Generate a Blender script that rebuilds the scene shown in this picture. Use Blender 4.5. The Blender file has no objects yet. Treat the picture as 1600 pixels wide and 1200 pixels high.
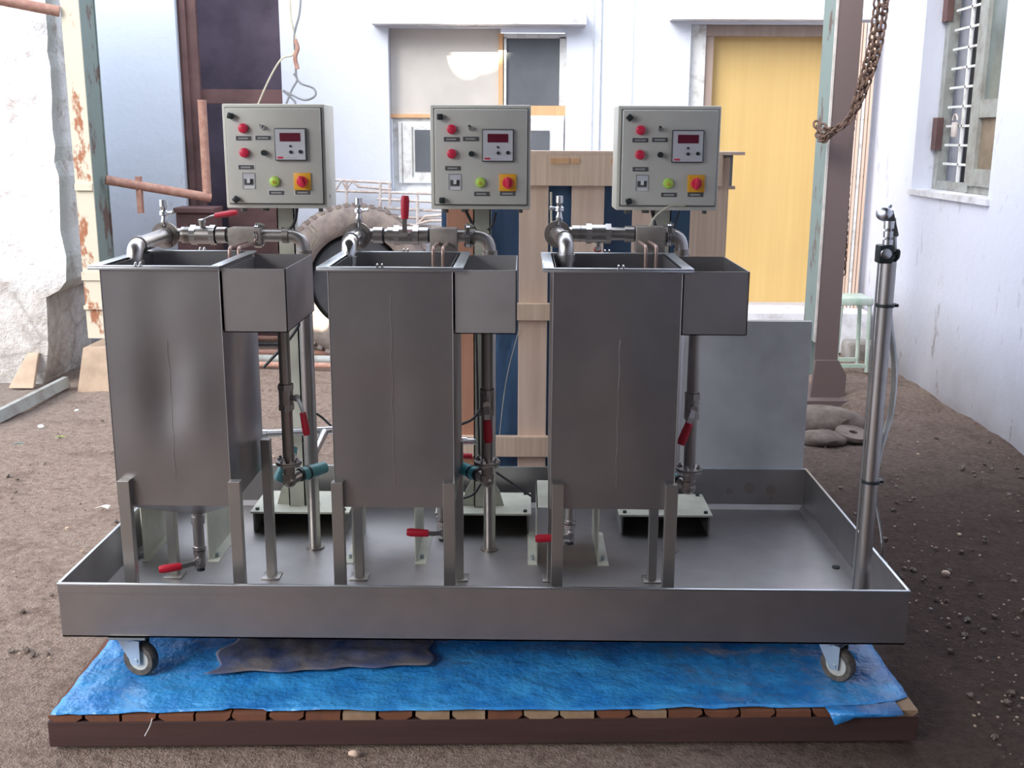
import bpy, bmesh, math, random
from math import sin, cos, pi, radians
from mathutils import Vector, Matrix

random.seed(7)
SC = bpy.context.scene
COL = SC.collection

# ------------------------------------------------------------------ camera
FPX = 1687.0
CAM = Vector((0, 0, 1.51))
ROT = (Matrix.Rotation(radians(.6), 4, 'Z') @ Matrix.Rotation(pi/2 - radians(12.9), 4, 'X')
       @ Matrix.Rotation(radians(.28), 4, 'Z'))
cd = bpy.data.cameras.new('camera')
cam = bpy.data.objects.new('camera', cd)
COL.objects.link(cam)
cam.matrix_world = Matrix.Translation(CAM) @ ROT
cd.sensor_width = 36
cd.lens = FPX/1600*36
cd.clip_start = .05
cd.clip_end = 200
SC.camera = cam

def ray(px, py):
    return (ROT.to_3x3() @ Vector(((px-800)/FPX, (600-py)/FPX, -1)))
def at(px, py, Y):
    """point on the vertical plane y=Y"""
    d = ray(px, py); return CAM + d*(Y/d.y)
def gz(px, py, z=0.0):
    d = ray(px, py); return CAM + d*((z-CAM.z)/d.z)
def atX(px, py, X):
    d = ray(px, py); return CAM + d*(X/d.x)

# ------------------------------------------------------------------ materials
class N:
    def __init__(s, name):
        s.m = bpy.data.materials.new(name); s.m.use_nodes = True
        s.t = s.m.node_tree; s.b = s.t.nodes['Principled BSDF']
        tc = s.t.nodes.new('ShaderNodeTexCoord'); s.co = tc.outputs['Object']
        g = s.t.nodes.new('ShaderNodeNewGeometry'); s.pos = g.outputs['Position']
    def set(s, k, v): s.b.inputs[k].default_value = v
    def noise(s, scale, detail=5, rough=.6, vec=None, stretch=None):
        v = vec or s.pos
        if stretch:
            mp = s.t.nodes.new('ShaderNodeMapping'); mp.inputs['Scale'].default_value = stretch
            s.t.links.new(v, mp.inputs['Vector']); v = mp.outputs['Vector']
        n = s.t.nodes.new('ShaderNodeTexNoise'); n.inputs['Scale'].default_value = scale
        n.inputs['Detail'].default_value = detail; n.inputs['Roughness'].default_value = rough
        s.t.links.new(v, n.inputs['Vector']); return n.outputs['Fac']
    def ramp(s, fac, stops):
        r = s.t.nodes.new('ShaderNodeValToRGB'); e = r.color_ramp.elements
        while len(e) < len(stops): e.new(.5)
        for i, (p, c) in enumerate(stops):
            e[i].position = p; e[i].color = (*c, 1) if len(c) == 3 else c
        s.t.links.new(fac, r.inputs['Fac']); return r.outputs['Color']
    def mix(s, fac, a, b, mode='MIX'):
        x = s.t.nodes.new('ShaderNodeMix'); x.data_type = 'RGBA'; x.blend_type = mode
        for sock, v in ((x.inputs['Factor'], fac), (x.inputs[6], a), (x.inputs[7], b)):
            if isinstance(v, (int, float)): sock.default_value = v
            elif isinstance(v, tuple): sock.default_value = (*v, 1)
            else: s.t.links.new(v, sock)
        return x.outputs[2]
    def math(s, op, a, b=0.0, clamp=False):
        x = s.t.nodes.new('ShaderNodeMath'); x.operation = op; x.use_clamp = clamp
        for i, v in enumerate((a, b)):
            if isinstance(v, (int, float)): x.inputs[i].default_value = v
            else: s.t.links.new(v, x.inputs[i])
        return x.outputs[0]
    def z(s):
        x = s.t.nodes.new('ShaderNodeSeparateXYZ'); s.t.links.new(s.pos, x.inputs[0]); return x.outputs
    def color(s, c):
        s.t.links.new(c, s.b.inputs['Base Color'])
    def rough(s, c): s.t.links.new(c, s.b.inputs['Roughness'])
    def bump(s, h, strength=.3, dist=.01):
        b = s.t.nodes.new('ShaderNodeBump'); b.inputs['Strength'].default_value = strength
        b.inputs['Distance'].default_value = dist
        s.t.links.new(h, b.inputs['Height']); s.t.links.new(b.outputs['Normal'], s.b.inputs['Normal'])

def simple(name, c, rough=.5, metal=0, var=.12, scale=12, bump=0, c2=None, thr=(.4, .65), stretch=None):
    n = N(name); n.set('Roughness', rough); n.set('Metallic', metal)
    f = n.noise(scale, stretch=stretch)
    c2 = c2 or tuple(max(0, v*(1-var*2)) for v in c)
    n.color(n.ramp(f, [(thr[0], c), (thr[1], c2)]))
    if bump: n.bump(f, bump, .01)
    return n.m

def steel(name, c=(.5, .49, .49), rough=.32, brush=(1, 1, 60), scale=4, bump=.02):
    n = N(name); n.set('Metallic', 1)
    f = n.noise(scale, 4, .5); g = n.noise(30, 2, .5, stretch=brush)
    n.color(n.mix(n.math('MULTIPLY', g, .35), n.ramp(f, [(.35, c), (.68, tuple(v*.68 for v in c))]), tuple(v*.7 for v in c)))
    n.rough(n.math('ADD', n.math('MULTIPLY', f, .22), rough - .1))
    n.bump(n.noise(2.2, 2, .4), bump, .05)
    return n.m

M = {}
M['tank'] = steel('brushed_stainless_steel', (.42, .41, .42), .36, scale=2.6, bump=.3)
M['tray'] = steel('tray_stainless_steel', (.47, .45, .45), .42, brush=(60, 1, 1), bump=.05)
M['boxsteel'] = steel('box_steel_reflection', (.58, .57, .57), .5, bump=.2)  # paler steel: reflection on the middle overflow box painted into the colour
M['splash'] = steel('dull_splash_sheet', (.78, .78, .78), .55, brush=(60, 1, 1), bump=.05)
M['splash'].node_tree.nodes['Principled BSDF'].inputs['Metallic'].default_value = .3
M['rim'] = steel('bright_stainless_edge', (.72, .76, .8), .3, bump=.0)
M['leg'] = steel('leg_stainless_steel', (.5, .48, .46), .4)
M['pipe'] = steel('pipe_stainless_steel', (.62, .59, .57), .33, bump=0)
M['chrome'] = steel('polished_chrome', (.85, .86, .87), .16, bump=0)
M['darkpipe'] = steel('dull_pipe_steel', (.42, .38, .35), .4, bump=0)
M['thread'] = simple('black_thread_tape', (.03, .035, .04), .6)
M['red'] = simple('red_vinyl_sleeve', (.5, .012, .035), .42, var=.05)
M['cream'] = simple('cream_enamel_paint', (.68, .66, .58), .45, var=.05, scale=5)
M['cream_door'] = simple('cream_enamel_door', (.60, .59, .53), .42, var=.04, scale=5)
M['gasket'] = simple('dark_gasket', (.16, .16, .15), .6)
M['cream_stand'] = simple('stand_cream_paint', (.56, .56, .47), .45, var=.1, scale=9)
M['teal'] = simple('teal_plastic', (.12, .36, .38), .35)
M['cyan'] = simple('cyan_plastic', (.1, .5, .58), .35)
M['black'] = simple('black_plastic', (.02, .03, .03), .4)
M['white_plastic'] = simple('white_plastic', (.75, .75, .74), .4, var=.03)
M['btn_red'] = simple('red_button_plastic', (.75, .03, .08), .35, var=.03)
M['btn_green'] = simple('green_lens_plastic', (.5, .75, .12), .3, var=.03)
M['yellow'] = simple('yellow_plate_plastic', (.85, .42, .03), .4, var=.05)
M['plate_text'] = simple('label_lettering', (.5, .5, .48), .6, var=0)
M['label'] = simple('label_dark', (.09, .09, .09), .5, var=0)
M['display'] = simple('maroon_display', (.13, .008, .025), .25, var=0)
M['meter_face'] = simple('meter_face', (.6, .6, .63), .4, var=.02)
M['rubber'] = simple('caster_rubber', (.12, .10, .085), .8, var=.3, scale=60)
M['wheelhub'] = simple('caster_hub_plastic', (.55, .58, .55), .5, c2=(.35, .33, .28))
M['zinc'] = steel('zinc_plate', (.5, .56, .6), .4, bump=0)
M['cable_black'] = simple('black_cable', (.03, .03, .035), .5)
M['cable_grey'] = simple('grey_cable', (.25, .26, .27), .4)
M['cable_cream'] = simple('cream_wire', (.6, .55, .42), .5)
M['hose'] = simple('clear_hose', (.72, .74, .72), .2, metal=.5)
M['copper'] = simple('pinkish_probe_steel', (.5, .35, .3), .4, metal=.7)

def wood(name, c, c2, scale=8, stretch=(1, 1, .06), rough=.75):
    n = N(name); n.set('Roughness', rough)
    f = n.noise(scale*3, 6, .65, stretch=stretch); g = n.noise(2.5, 3)
    a = n.ramp(f, [(.3, c), (.72, c2)])
    n.color(n.mix(n.math('MULTIPLY', g, .5), a, tuple(v*.8 for v in c)))
    n.bump(f, .25, .004); return n.m
M['crate_wood'] = wood('pale_crate_wood', (.80, .61, .48), (.60, .42, .31))
M['crate_wood_h'] = wood('pale_crate_wood_endgrain', (.78, .60, .46), (.52, .36, .24), stretch=(4, 4, .1))
M['crate_red'] = wood('reddish_crate_wood', (.50, .25, .16), (.34, .15, .09))
M['beam_wood'] = wood('dark_red_pallet_wood', (.075, .034, .03), (.035, .016, .016), stretch=(.05, 1, 1))
M['deck_wood'] = wood('pallet_deck_wood', (.42, .30, .19), (.25, .14, .08), stretch=(1, .06, 1))
M['deck_dark'] = wood('pallet_deck_dark_wood', (.22, .08, .04), (.12, .05, .03), stretch=(1, .06, 1))
M['door_wood'] = wood('yellow_grained_door', (.66, .46, .18), (.58, .37, .13), scale=5, stretch=(1, 1, .03), rough=.5)
M['frame_wood'] = wood('greyish_frame_wood', (.42, .33, .28), (.30, .22, .18))
M['frame_orange'] = wood('orange_frame_wood', (.75, .45, .24), (.6, .33, .16))
M['frame_white'] = simple('chipped_white_paint', (.7, .7, .68), .7, c2=(.42, .38, .34), thr=(.5, .75), scale=14)
M['frame_grey'] = simple('grey_window_paint', (.32, .33, .31), .65, c2=(.2, .18, .16), thr=(.45, .75), scale=10)
M['glass_dark'] = simple('dusty_dark_pane', (.13, .14, .155), .35, var=.1, scale=3)
M['glass_green'] = simple('dusty_green_pane', (.17, .20, .19), .3, var=.15, scale=5)
M['board_brown'] = simple('brown_board', (.26, .20, .14), .7, var=.2, scale=5)
M['beige_board'] = simple('beige_board', (.60, .56, .51), .8, var=.07, scale=2)
M['dark_void'] = simple('hazed_recess_wall', (.34, .28, .36), .9, var=.25, scale=1.5)  # colour raised to imitate haze over the dark recess
M['brown_board'] = simple('dark_brown_sheet', (.17, .09, .085), .8, var=.25, scale=3)
M['rust'] = simple('rusty_pipe', (.33, .17, .13), .8, c2=(.45, .27, .2), thr=(.4, .7), scale=25, bump=.3)
M['chain'] = simple('rusty_chain', (.17, .10, .07), .75, metal=.3, c2=(.08, .05, .04), scale=60)
M['concrete'] = simple('grey_concrete', (.33, .31, .29), .9, c2=(.2, .17, .15), scale=7, bump=.6)
M['rubble'] = simple('dusty_brown_rubble', (.20, .16, .135), .95, c2=(.10, .075, .06), scale=9, bump=.8)
M['clod'] = simple('dark_soil_clod', (.13, .085, .065), .95, c2=(.07, .045, .035), scale=30, bump=.8)
M['interior_dark'] = simple('unlit_room_wall', (.05, .05, .055), .9)
M['block'] = simple('dull_cast_block', (.36, .32, .29), .6, metal=.2, var=.15, scale=20)
M['stool'] = simple('pale_green_stool', (.42, .55, .45), .4, c2=(.6, .66, .6), scale=10)
M['ledge'] = simple('weathered_white_ledge', (.70, .70, .74), .85, c2=(.42, .40, .40), thr=(.45, .75), scale=9)
M['roof'] = simple('shed_roof_sheet', (.10, .09, .085), .8)
M['shedwall'] = simple('shed_wall_paint', (.36, .33, .31), .85)
M['tarp_brown'] = simple('brownish_grey_plastic', (.17, .155, .165), .3, c2=(.05, .08, .2), scale=9, bump=.8)

def whitewash(name, base=(.66, .69, .76), dirt=(.33, .29, .27), low=.55, streak=.6, amount=.6):
    n = N(name); n.set('Roughness', .9)
    p = n.z()
    f = n.noise(9, 8, .7, stretch=(1, 1, .35)); g = n.noise(1.3, 5, .6)
    flecks = n.ramp(f, [(.60, (0, 0, 0)), (.66, (1, 1, 1))])
    h = n.math('DIVIDE', n.math('SUBTRACT', low, p[2]), low, clamp=True)   # rising damp grime near the ground
    damp = n.math('MULTIPLY', h, n.math('ADD', g, .35), clamp=True)
    c = n.mix(n.ramp(g, [(.35, (0, 0, 0)), (.7, (.35, .35, .35))]), base, tuple(v*.86 for v in base))
    c = n.mix(n.math('MULTIPLY', flecks, n.math('ADD', n.math('MULTIPLY', h, 1.2), streak*.3), clamp=True), c, dirt)
    c = n.mix(n.math('MULTIPLY', damp, amount*1.6, clamp=True), c, dirt)
    n.color(c); n.bump(n.noise(14, 6, .7), .35, .012); return n.m
M['wall_white'] = whitewash('bluish_whitewash', low=1.0, streak=.15)
M['wall_right'] = whitewash('peeling_whitewash', (.68, .70, .80), (.26, .23, .22), low=.6, streak=1.1, amount=.55)
M['wall_left'] = whitewash('patchy_whitewash', (.66, .72, .80), (.28, .27, .28), low=1.5, streak=.1, amount=.55)

def stone():
    n = N('rough_whitewashed_stone'); n.set('Roughness', .95)
    p = n.z(); f = n.noise(5, 9, .7); g = n.noise(22, 6, .7)
    v = n.t.nodes.new('ShaderNodeTexVoronoi'); v.inputs['Scale'].default_value = 3.2
    v.feature = 'DISTANCE_TO_EDGE'; n.t.links.new(n.pos, v.inputs['Vector'])
    joints = n.ramp(v.outputs['Distance'], [(.0, (1, 1, 1)), (.06, (0, 0, 0))])
    low = n.math('MULTIPLY', n.math('SUBTRACT', .72, p[2]), 6, clamp=True)
    c = n.mix(n.ramp(f, [(.54, (0, 0, 0)), (.66, (1, 1, 1))]), (.93, .93, .94), (.58, .50, .46))
    c2 = n.mix(n.ramp(f, [(.4, (0, 0, 0)), (.65, (1, 1, 1))]), (.72, .69, .66), (.42, .37, .33))
    c2 = n.mix(n.math('MULTIPLY', joints, .35), c2, (.2, .17, .15))
    n.color(n.mix(low, c, c2)); n.bump(n.math('ADD', g, f), .8, .03); return n.m
M['stone'] = stone()

def column_paint(name, a, r, thr):
    n = N(name); n.set('Roughness', .75)
    f = n.noise(7, 7, .65, stretch=(1, 1, .5))
    n.color(n.ramp(f, [(thr, a), (thr+.05, r), (.8, tuple(v*.7 for v in r))])); n.bump(f, .3, .01); return n.m
M['col_cream'] = column_paint('peeling_cream_paint', (.60, .55, .43), (.35, .14, .07), .56)
M['col_green'] = column_paint('peeling_green_paint', (.19, .24, .22), (.13, .085, .07), .56)
M['col_brown'] = column_paint('rusty_brown_paint', (.14, .10, .095), (.18, .22, .21), .64)  # brown base paled to carry a veil of haze
M['col_edge'] = simple('worn_bright_edge', (.6, .55, .5), .6)
M['footing'] = simple('tan_concrete', (.50, .37, .27), .95, var=.12, scale=6, bump=.4)

def ground_mat():
    n = N('brown_gravelly_soil'); n.set('Roughness', .95)
    p = n.z(); f = n.noise(1.6, 8, .65); g = n.noise(38, 5, .75); k = n.noise(130, 3, .7)
    c = n.ramp(g, [(.3, (.27, .175, .135)), (.5, (.48, .345, .275)), (.72, (.66, .52, .43))])
    c = n.mix(n.ramp(k, [(.62, (0, 0, 0)), (.72, (.7, .7, .7))]), c, (.62, .54, .46))
    # roof shade painted in on the right, paler dust on the left
    xr = n.math('MULTIPLY', n.math('ADD', n.math('SUBTRACT', p[0], .55), n.math('MULTIPLY', f, .9)), 1.0, clamp=True)
    yr = n.math('MULTIPLY', n.math('SUBTRACT', 6.4, p[1]), .45, clamp=True)
    c = n.mix(n.math('MULTIPLY', n.math('MULTIPLY', xr, yr), .95), c, n.mix(1.0, c, (.17, .115, .10), 'MULTIPLY'))
    xl = n.math('MULTIPLY', n.math('SUBTRACT', -1.9, p[0]), .5, clamp=True)
    yl = n.math('MULTIPLY', n.math('SUBTRACT', p[1], 4.8), .6, clamp=True)
    c = n.mix(n.math('MULTIPLY', n.math('MULTIPLY', xl, yl), .75), c, (.5, .45, .42))
    m_ = n.noise(4.5, 6, .7); c = n.mix(n.ramp(m_, [(.52, (0, 0, 0)), (.66, (.55, .55, .55))]), c, n.mix(1.0, c, (.45, .38, .34), 'MULTIPLY')); n.color(c); n.bump(n.math('ADD', n.math('ADD', g, m_), n.math('MULTIPLY', k, .6)), 1.0, .07); return n.m
M['ground'] = ground_mat()

def tarp_mat():
    n = N('blue_polythene_tarp'); n.set('Specular IOR Level', .9)
    f = n.noise(9, 6, .6); g = n.noise(28, 5, .65)
    p = n.z()
    n.color(n.ramp(f, [(.35, (.02, .21, .60)), (.7, (.06, .38, .80))]))
    n.bump(n.math('ADD', n.noise(6, 4, .6), n.math('MULTIPLY', g, .25)), .8, .03)
    n.rough(n.math('ADD', n.math('MULTIPLY', g, .25), .12)); return n.m
M['tarp'] = tarp_mat()
M['tarp_navy'] = simple('navy_tarp', (.05, .10, .20), .45, c2=(.07, .16, .30), scale=3, bump=.5, stretch=(3, 1, .6))  # navy lightened, with the haze in front put into the colour
M['tyre'] = simple('dusty_tyre_rubber', (.26, .21, .18), .9, c2=(.16, .13, .12), scale=12, bump=.5)
M['grille'] = simple('pale_steel_rod', (.60, .56, .53), .6, c2=(.45, .33, .28), scale=20)

# ------------------------------------------------------------------ mesh builder
WORLD = {}
class MB:
    def __init__(s, *mats):
        s.bm = bmesh.new(); s.mats = list(mats); s.mi = 0
    def use(s, i): s.mi = i; return s
    def _f(s, faces):
        for f in faces: f.material_index = s.mi
    def box(s, a, b, M4=None, bev=0):
        a = Vector(a); b = Vector(b); lo = Vector(map(min, a, b)); hi = Vector(map(max, a, b))
        r = bmesh.ops.create_cube(s.bm, size=1)
        vs = r['verts']; c = (lo+hi)/2; d = hi-lo
        for v in vs: v.co = Vector((v.co.x*d.x, v.co.y*d.y, v.co.z*d.z))
        fs = set(f for v in vs for f in v.link_faces); s._f(fs)
        if bev:
            es = list(set(e for v in vs for e in v.link_edges))
            g = bmesh.ops.bevel(s.bm, geom=es, offset=bev, segments=2, affect='EDGES', profile=.5)
            vs = list(set(g['verts']) | set(v for f in g['faces'] for v in f.verts)); s._f(g['faces'])
            vs = list(set(v for v in vs if v.is_valid) | set(v for f in g['faces'] for e in f.edges for v in e.verts))
        for v in vs:
            v.co += c
            if M4: v.co = M4 @ v.co
        return s
    def obox(s, c, d, rot=(0, 0, 0), bev=0):
        """box of size d centred on c, rotated"""
        from mathutils import Euler
        m = Matrix.Translation(Vector(c)) @ Euler(rot).to_matrix().to_4x4()
        d = Vector(d)/2
        return s.box(-d, d, m, bev)
    def cyl(s, p0, p1, r0, r1=None, seg=16):
        p0 = Vector(p0); p1 = Vector(p1); r1 = r0 if r1 is None else r1
        ax = p1-p0; L = ax.length
        if L < 1e-6: return s
        q = ax.to_track_quat('Z', 'Y').to_matrix().to_4x4()
        r = bmesh.ops.create_cone(s.bm, cap_ends=True, segments=seg, radius1=r0, radius2=r1, depth=L,
                                  matrix=Matrix.Translation((p0+p1)/2) @ q)
        s._f(set(f for v in r['verts'] for f in v.link_faces)); return s
    def ball(s, c, r, sc=(1, 1, 1), seg=14):
        g = bmesh.ops.create_uvsphere(s.bm, u_segments=seg, v_segments=max(6, seg//2), radius=r,
                                      matrix=Matrix.Translation(Vector(c)) @ Matrix.Diagonal((*sc, 1)))
        s._f(set(f for v in g['verts'] for f in v.link_faces)); return s
    def tube(s, pts, r, seg=12, closed=False):
        pts = [Vector(p) for p in pts]; n = len(pts); rings = []
        up = None
        for i, p in enumerate(pts):
            if closed: t = pts[(i+1) % n]-pts[i-1]
            else: t = pts[min(i+1, n-1)]-pts[max(i-1, 0)]
            t.normalize()
            if up is None:
                up = Vector((0, 0, 1)) if abs(t.z) < .9 else Vector((1, 0, 0))
            a = (up - t*up.dot(t)).normalized(); b = t.cross(a); up = a
            rr = r[i] if isinstance(r, (list, tuple)) else r
            rings.append([s.bm.verts.new(p+(a*cos(2*pi*k/seg)+b*sin(2*pi*k/seg))*rr) for k in range(seg)])
        fs = []
        m = n if closed else n-1
        for i in range(m):
            A = rings[i]; B = rings[(i+1) % n]
            for k in range(seg):
                fs.append(s.bm.faces.new((A[k], A[(k+1) % seg], B[(k+1) % seg], B[k])))
        if not closed:
            fs.append(s.bm.faces.new(rings[0][::-1])); fs.append(s.bm.faces.new(rings[-1]))
        s._f(fs); return s
    def lathe(s, prof, c, axis=(0, 0, 1), seg=32, closed=False):
        """prof: list of (radius, height) along axis"""
        q = Vector(axis).normalized().to_track_quat('Z', 'Y').to_matrix().to_4x4()
        m = Matrix.Translation(Vector(c)) @ q
        rings = [[s.bm.verts.new(m @ Vector((r*cos(2*pi*k/seg), r*sin(2*pi*k/seg), h))) for k in range(seg)]
                 for r, h in prof]
        fs = []; n = len(rings)
        for i in range(n if closed else n-1):
            A = rings[i]; B = rings[(i+1) % n]
            for k in range(seg):
                fs.append(s.bm.faces.new((A[k], A[(k+1) % seg], B[(k+1) % seg], B[k])))
        if not closed:
            fs.append(s.bm.faces.new(rings[0][::-1])); fs.append(s.bm.faces.new(rings[-1]))
        s._f(fs); return s
    def prism(s, poly, vec):
        vec = Vector(vec); a = [s.bm.verts.new(Vector(p)) for p in poly]; b = [s.bm.verts.new(Vector(p)+vec) for p in poly]
        n = len(a); fs = [s.bm.faces.new(a), s.bm.faces.new(b[::-1])]
        for i in range(n): fs.append(s.bm.faces.new((a[i], b[i], b[(i+1) % n], a[(i+1) % n])))
        s._f(fs); return s
    def build(s, name, parent=None, smooth=True, origin=None, bevel=0):
        bmesh.ops.recalc_face_normals(s.bm, faces=s.bm.faces[:])
        me = bpy.data.meshes.new(name)
        if parent is None:
            if origin is None:
                xs = [v.co for v in s.bm.verts]
                origin = Vector(((min(v.x for v in xs)+max(v.x for v in xs))/2, (min(v.y for v in xs)+max(v.y for v in xs))/2,
                                 min(v.z for v in xs)))
            w = Vector(origin)
        else: w = WORLD[parent.name]
        bmesh.ops.translate(s.bm, verts=s.bm.verts[:], vec=-w)
        s.bm.to_mesh(me); s.bm.free()
        for m in s.mats: me.materials.append(M[m])
        if smooth:
            for p in me.polygons: p.use_smooth = True
            try: me.set_sharp_from_angle(angle=radians(38))
            except Exception: pass
        o = bpy.data.objects.new(name, me); COL.objects.link(o)
        if parent is None: o.location = w
        else: o.parent = parent
        WORLD[o.name] = w
        if bevel:
            b = o.modifiers.new('bevel', 'BEVEL'); b.width = bevel; b.segments = 2; b.limit_method = 'ANGLE'
        return o

def tag(o, label, cat, group=None, kind=None):
    if label: o['label'] = label
    if cat: o['category'] = cat
    if group: o['group'] = group
    if kind: o['kind'] = kind
    return o
def struct(o): o['kind'] = 'structure'; return o
def thing(name, loc, label, cat, group=None):
    o = bpy.data.objects.new(name, None); COL.objects.link(o); o.location = loc
    o.empty_display_size = .1
    WORLD[o.name] = Vector(loc); return tag(o, label, cat, group)
def bez(pts, n=8):
    """smooth curve through points (Catmull-Rom)"""
    P = [Vector(p) for p in pts]; P = [P[0]*2-P[1]]+P+[P[-1]*2-P[-2]]; out = []
    for i in range(1, len(P)-2):
        for k in range(n):
            t = k/n
            out.append(.5*((2*P[i])+(P[i+1]-P[i-1])*t+(2*P[i-1]-5*P[i]+4*P[i+1]-P[i+2])*t*t+(3*P[i]-P[i-1]-3*P[i+1]+P[i+2])*t**3))
    out.append(P[-2]); return out
def elbow(a, corner, b, r, n=6):
    """points of a pipe from a to b rounding the corner with radius r"""
    a, c, b = map(Vector, (a, corner, b))
    u = (a-c).normalized()*r; v = (b-c).normalized()*r
    mid = [(c+u)*(1-t)**2+c*2*t*(1-t)+(c+v)*t*t for t in [k/n for k in range(n+1)]]
    return [a]+mid+[b]

# ------------------------------------------------------------------ setting
FL = .215           # tray floor height
# ground: gently uneven mesh
def ground():
    mb = MB('ground'); bm = mb.bm
    xs = [-14+i*.5 for i in range(18)]+[-5+i*.05 for i in range(172)]+[3.6+i*.6 for i in range(12)]
    ys = [-8+i*.5 for i in range(18)]+[1+i*.06 for i in range(135)]+[9.2+i*.6 for i in range(8)]
    from mathutils import noise
    def h(x, y):
        v = noise.noise(Vector((x*1.3, y*1.3, 0)))*.025+noise.noise(Vector((x*5, y*5, 3)))*.014+noise.noise(Vector((x*13, y*13, 7)))*.006
        k = min(1, max(0, (abs(x+.1)-1.5)/.5, (2.2-y)/.4, (y-4.9)/.5))
        e = min(1, max(0, (2.5-x)/.4)) if y < 8.2 else 1
        return v*k - .012
    g = [[bm.verts.new((x, y, h(x, y))) for x in xs] for y in ys]
    for j in range(len(ys)-1):
        for i in range(len(xs)-1): bm.faces.new((g[j][i], g[j][i+1], g[j+1][i+1], g[j+1][i]))
    o = mb.build('floor', origin=(0, 0, 0)); struct(o)
ground()

def holed_wall(name, mat, x0, x1, z0, z1, y0, y1, holes):
    """wall in the XZ plane with rectangular holes"""
    mb = MB(mat)
    zs = sorted(set([z0, z1]+[h[2] for h in holes]+[h[3] for h in holes]))
    for a, b in zip(zs[:-1], zs[1:]):
        cuts = sorted([(h[0], h[1]) for h in holes if h[2] <= a+1e-6 and h[3] >= b-1e-6]); x = x0
        for c0, c1 in cuts:
            if c0 > x: mb.box((x, y0, a), (c0, y1, b))
            x = max(x, c1)
        if x < x1: mb.box((x, y0, a), (x1, y1, b))
    bmesh.ops.remove_doubles(mb.bm, verts=mb.bm.verts[:], dist=1e-5)
    return struct(mb.build(name, smooth=False))

YB = 8.0
XR = 2.5
def bx(px, py=200): return at(px, py, YB).x
def bz(py, px=800): return at(px, py, YB).z
W0, W1, WZ0, WZ1 = bx(608, 170), bx(884, 170), bz(300), bz(43)
D0, D1, DZ0, DZ1 = bx(1072, 250), bx(1312, 250), bz(476, 1180), bz(38, 1180)
holed_wall('wall_back', 'wall_white', bx(439, 100), XR+.3, -.1, 3.1, YB, YB+.4,
           [(W0, W1, WZ0, WZ1), (D0, D1, DZ0, DZ1)])
struct(MB('wall_left').box((-9, YB, -.1), (bx(284, 200), YB+.4, 3.1)).build('wall_far_left', smooth=False))
# dark recess between the two walls
mb = MB('dark_void')
xa, xb = bx(284, 200), bx(439, 100)
mb.box((xa-.6, YB+1.6, -.1), (xb+.6, YB+1.8, 4.2)).box((xa-.6, YB+.4, -.1), (xa-.5, YB+1.6, 4.2)).box((xb+.5, YB+.4, -.1), (xb+.6, YB+1.6, 4.2))
mb.box((xa-.6, YB+.4, 3.6), (xb+.6, YB+1.6, 3.7))
struct(mb.build('wall_dark_recess', smooth=False))
# rusty cross beam, dark sheet and box in the opening
mb = MB('brown_board'); z = bz(150, 370)
mb.box((bx(296, 150), YB+.1, z-.05), (xb, YB+.2, z+.05))
tag(mb.build('lintel_beam', smooth=False), 'dark rusty cross beam spanning the dark doorway behind the leftmost control box', 'beam')
mb = MB('brown_board')
mb.box((xa, YB+.06, 0), (bx(312, 200), YB+.1, 3.6)).box((xa+.02, YB+.04, 0), (xa+.06, YB+.06, 3.6))
tag(mb.build('door_board', smooth=False), 'tall dark brown board standing at the left edge of the dark doorway', 'board')
mb = MB('brown_board')
a = at(284, 330, YB-.05)
mb.box((a.x, YB-.2, 0), (at(345, 330, YB).x, YB+.03, at(320, 330, YB).z), bev=.01)
mb.box((a.x-.01, YB-.22, at(320, 330, YB).z), (at(345, 330, YB).x+.01, YB+.035, at(320, 322, YB).z), bev=.006)
tag(mb.build('wooden_chest', smooth=False), 'dark brown wooden chest at the foot of the dark doorway', 'chest')
mb = MB('brown_board')
mb.box((bx(349, 300), YB+.1, 0), (bx(437, 300), YB+.14, bz(166, 400)))
for k in range(3): mb.box((bx(349, 300)+.02, YB+.085, .25+k*.55), (bx(437, 300)-.02, YB+.1, .33+k*.55))
tag(mb.build('door_panel', smooth=False), 'low dark brown ledged door leaf under the cross beam of the doorway', 'door')

# right wall (plane x = XR) with window hole
wy0, wy1 = atX(1560, 150, XR).y, atX(1424, 290, XR).y
wz0 = atX(1490, 305, XR).z
mb = MB('wall_right')
WT = .38
for (y0, y1, z0, z1) in ((-6, wy0, -.1, 4.2), (wy1, YB+.4, -.1, 4.2), (wy0, wy1, -.1, wz0), (wy0, wy1, 2.75, 4.2)):
    mb.box((XR, y0, z0), (XR+WT, y1, z1))
bmesh.ops.remove_doubles(mb.bm, verts=mb.bm.verts[:], dist=1e-5)
struct(mb.build('wall_right', smooth=False))
struct(MB('shedwall').box((-9, -6.3, -.1), (XR+WT, -6, 4.2)).build('wall_rear', smooth=False))
ROOF_Y = 3.2
struct(MB('roof').box((-3.4, -6, 3.55), (XR+.4, ROOF_Y, 3.62)).build('ceiling', smooth=False))

# window in the right wall
w = thing('window_2', (XR+.15, (wy0+wy1)/2, wz0), None, None); struct(w)
mb = MB('frame_grey'); x0, x1 = XR+.13, XR+.19; zt = 2.75
ym = wy0+(wy1-wy0)*.52
mb.box((x0, wy0+.002, wz0+.006), (x1, wy0+.06, zt)).box((x0, wy1-.07, wz0+.006), (x1, wy1-.002, zt))
mb.box((x0+.003, wy0+.01, wz0+.006), (x1-.003, wy1-.01, wz0+.06)).box((x0+.003, wy0+.01, zt-.06), (x1-.003, wy1-.01, zt)).box((x0-.01, ym-.02, wz0+.008), (x1-.006, ym+.03, zt))
mb.build('window_frame', w, smooth=False)
mb = MB('frame_grey')
for (a, b) in ((wz0+.05, 1.66), (1.66, zt-.05)):
    mb.box((x0-.015, wy0+.05, a), (x1-.02, wy0+.12, b)).box((x0-.015, ym-.1, a), (x1-.02, ym-.03, b))
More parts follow.
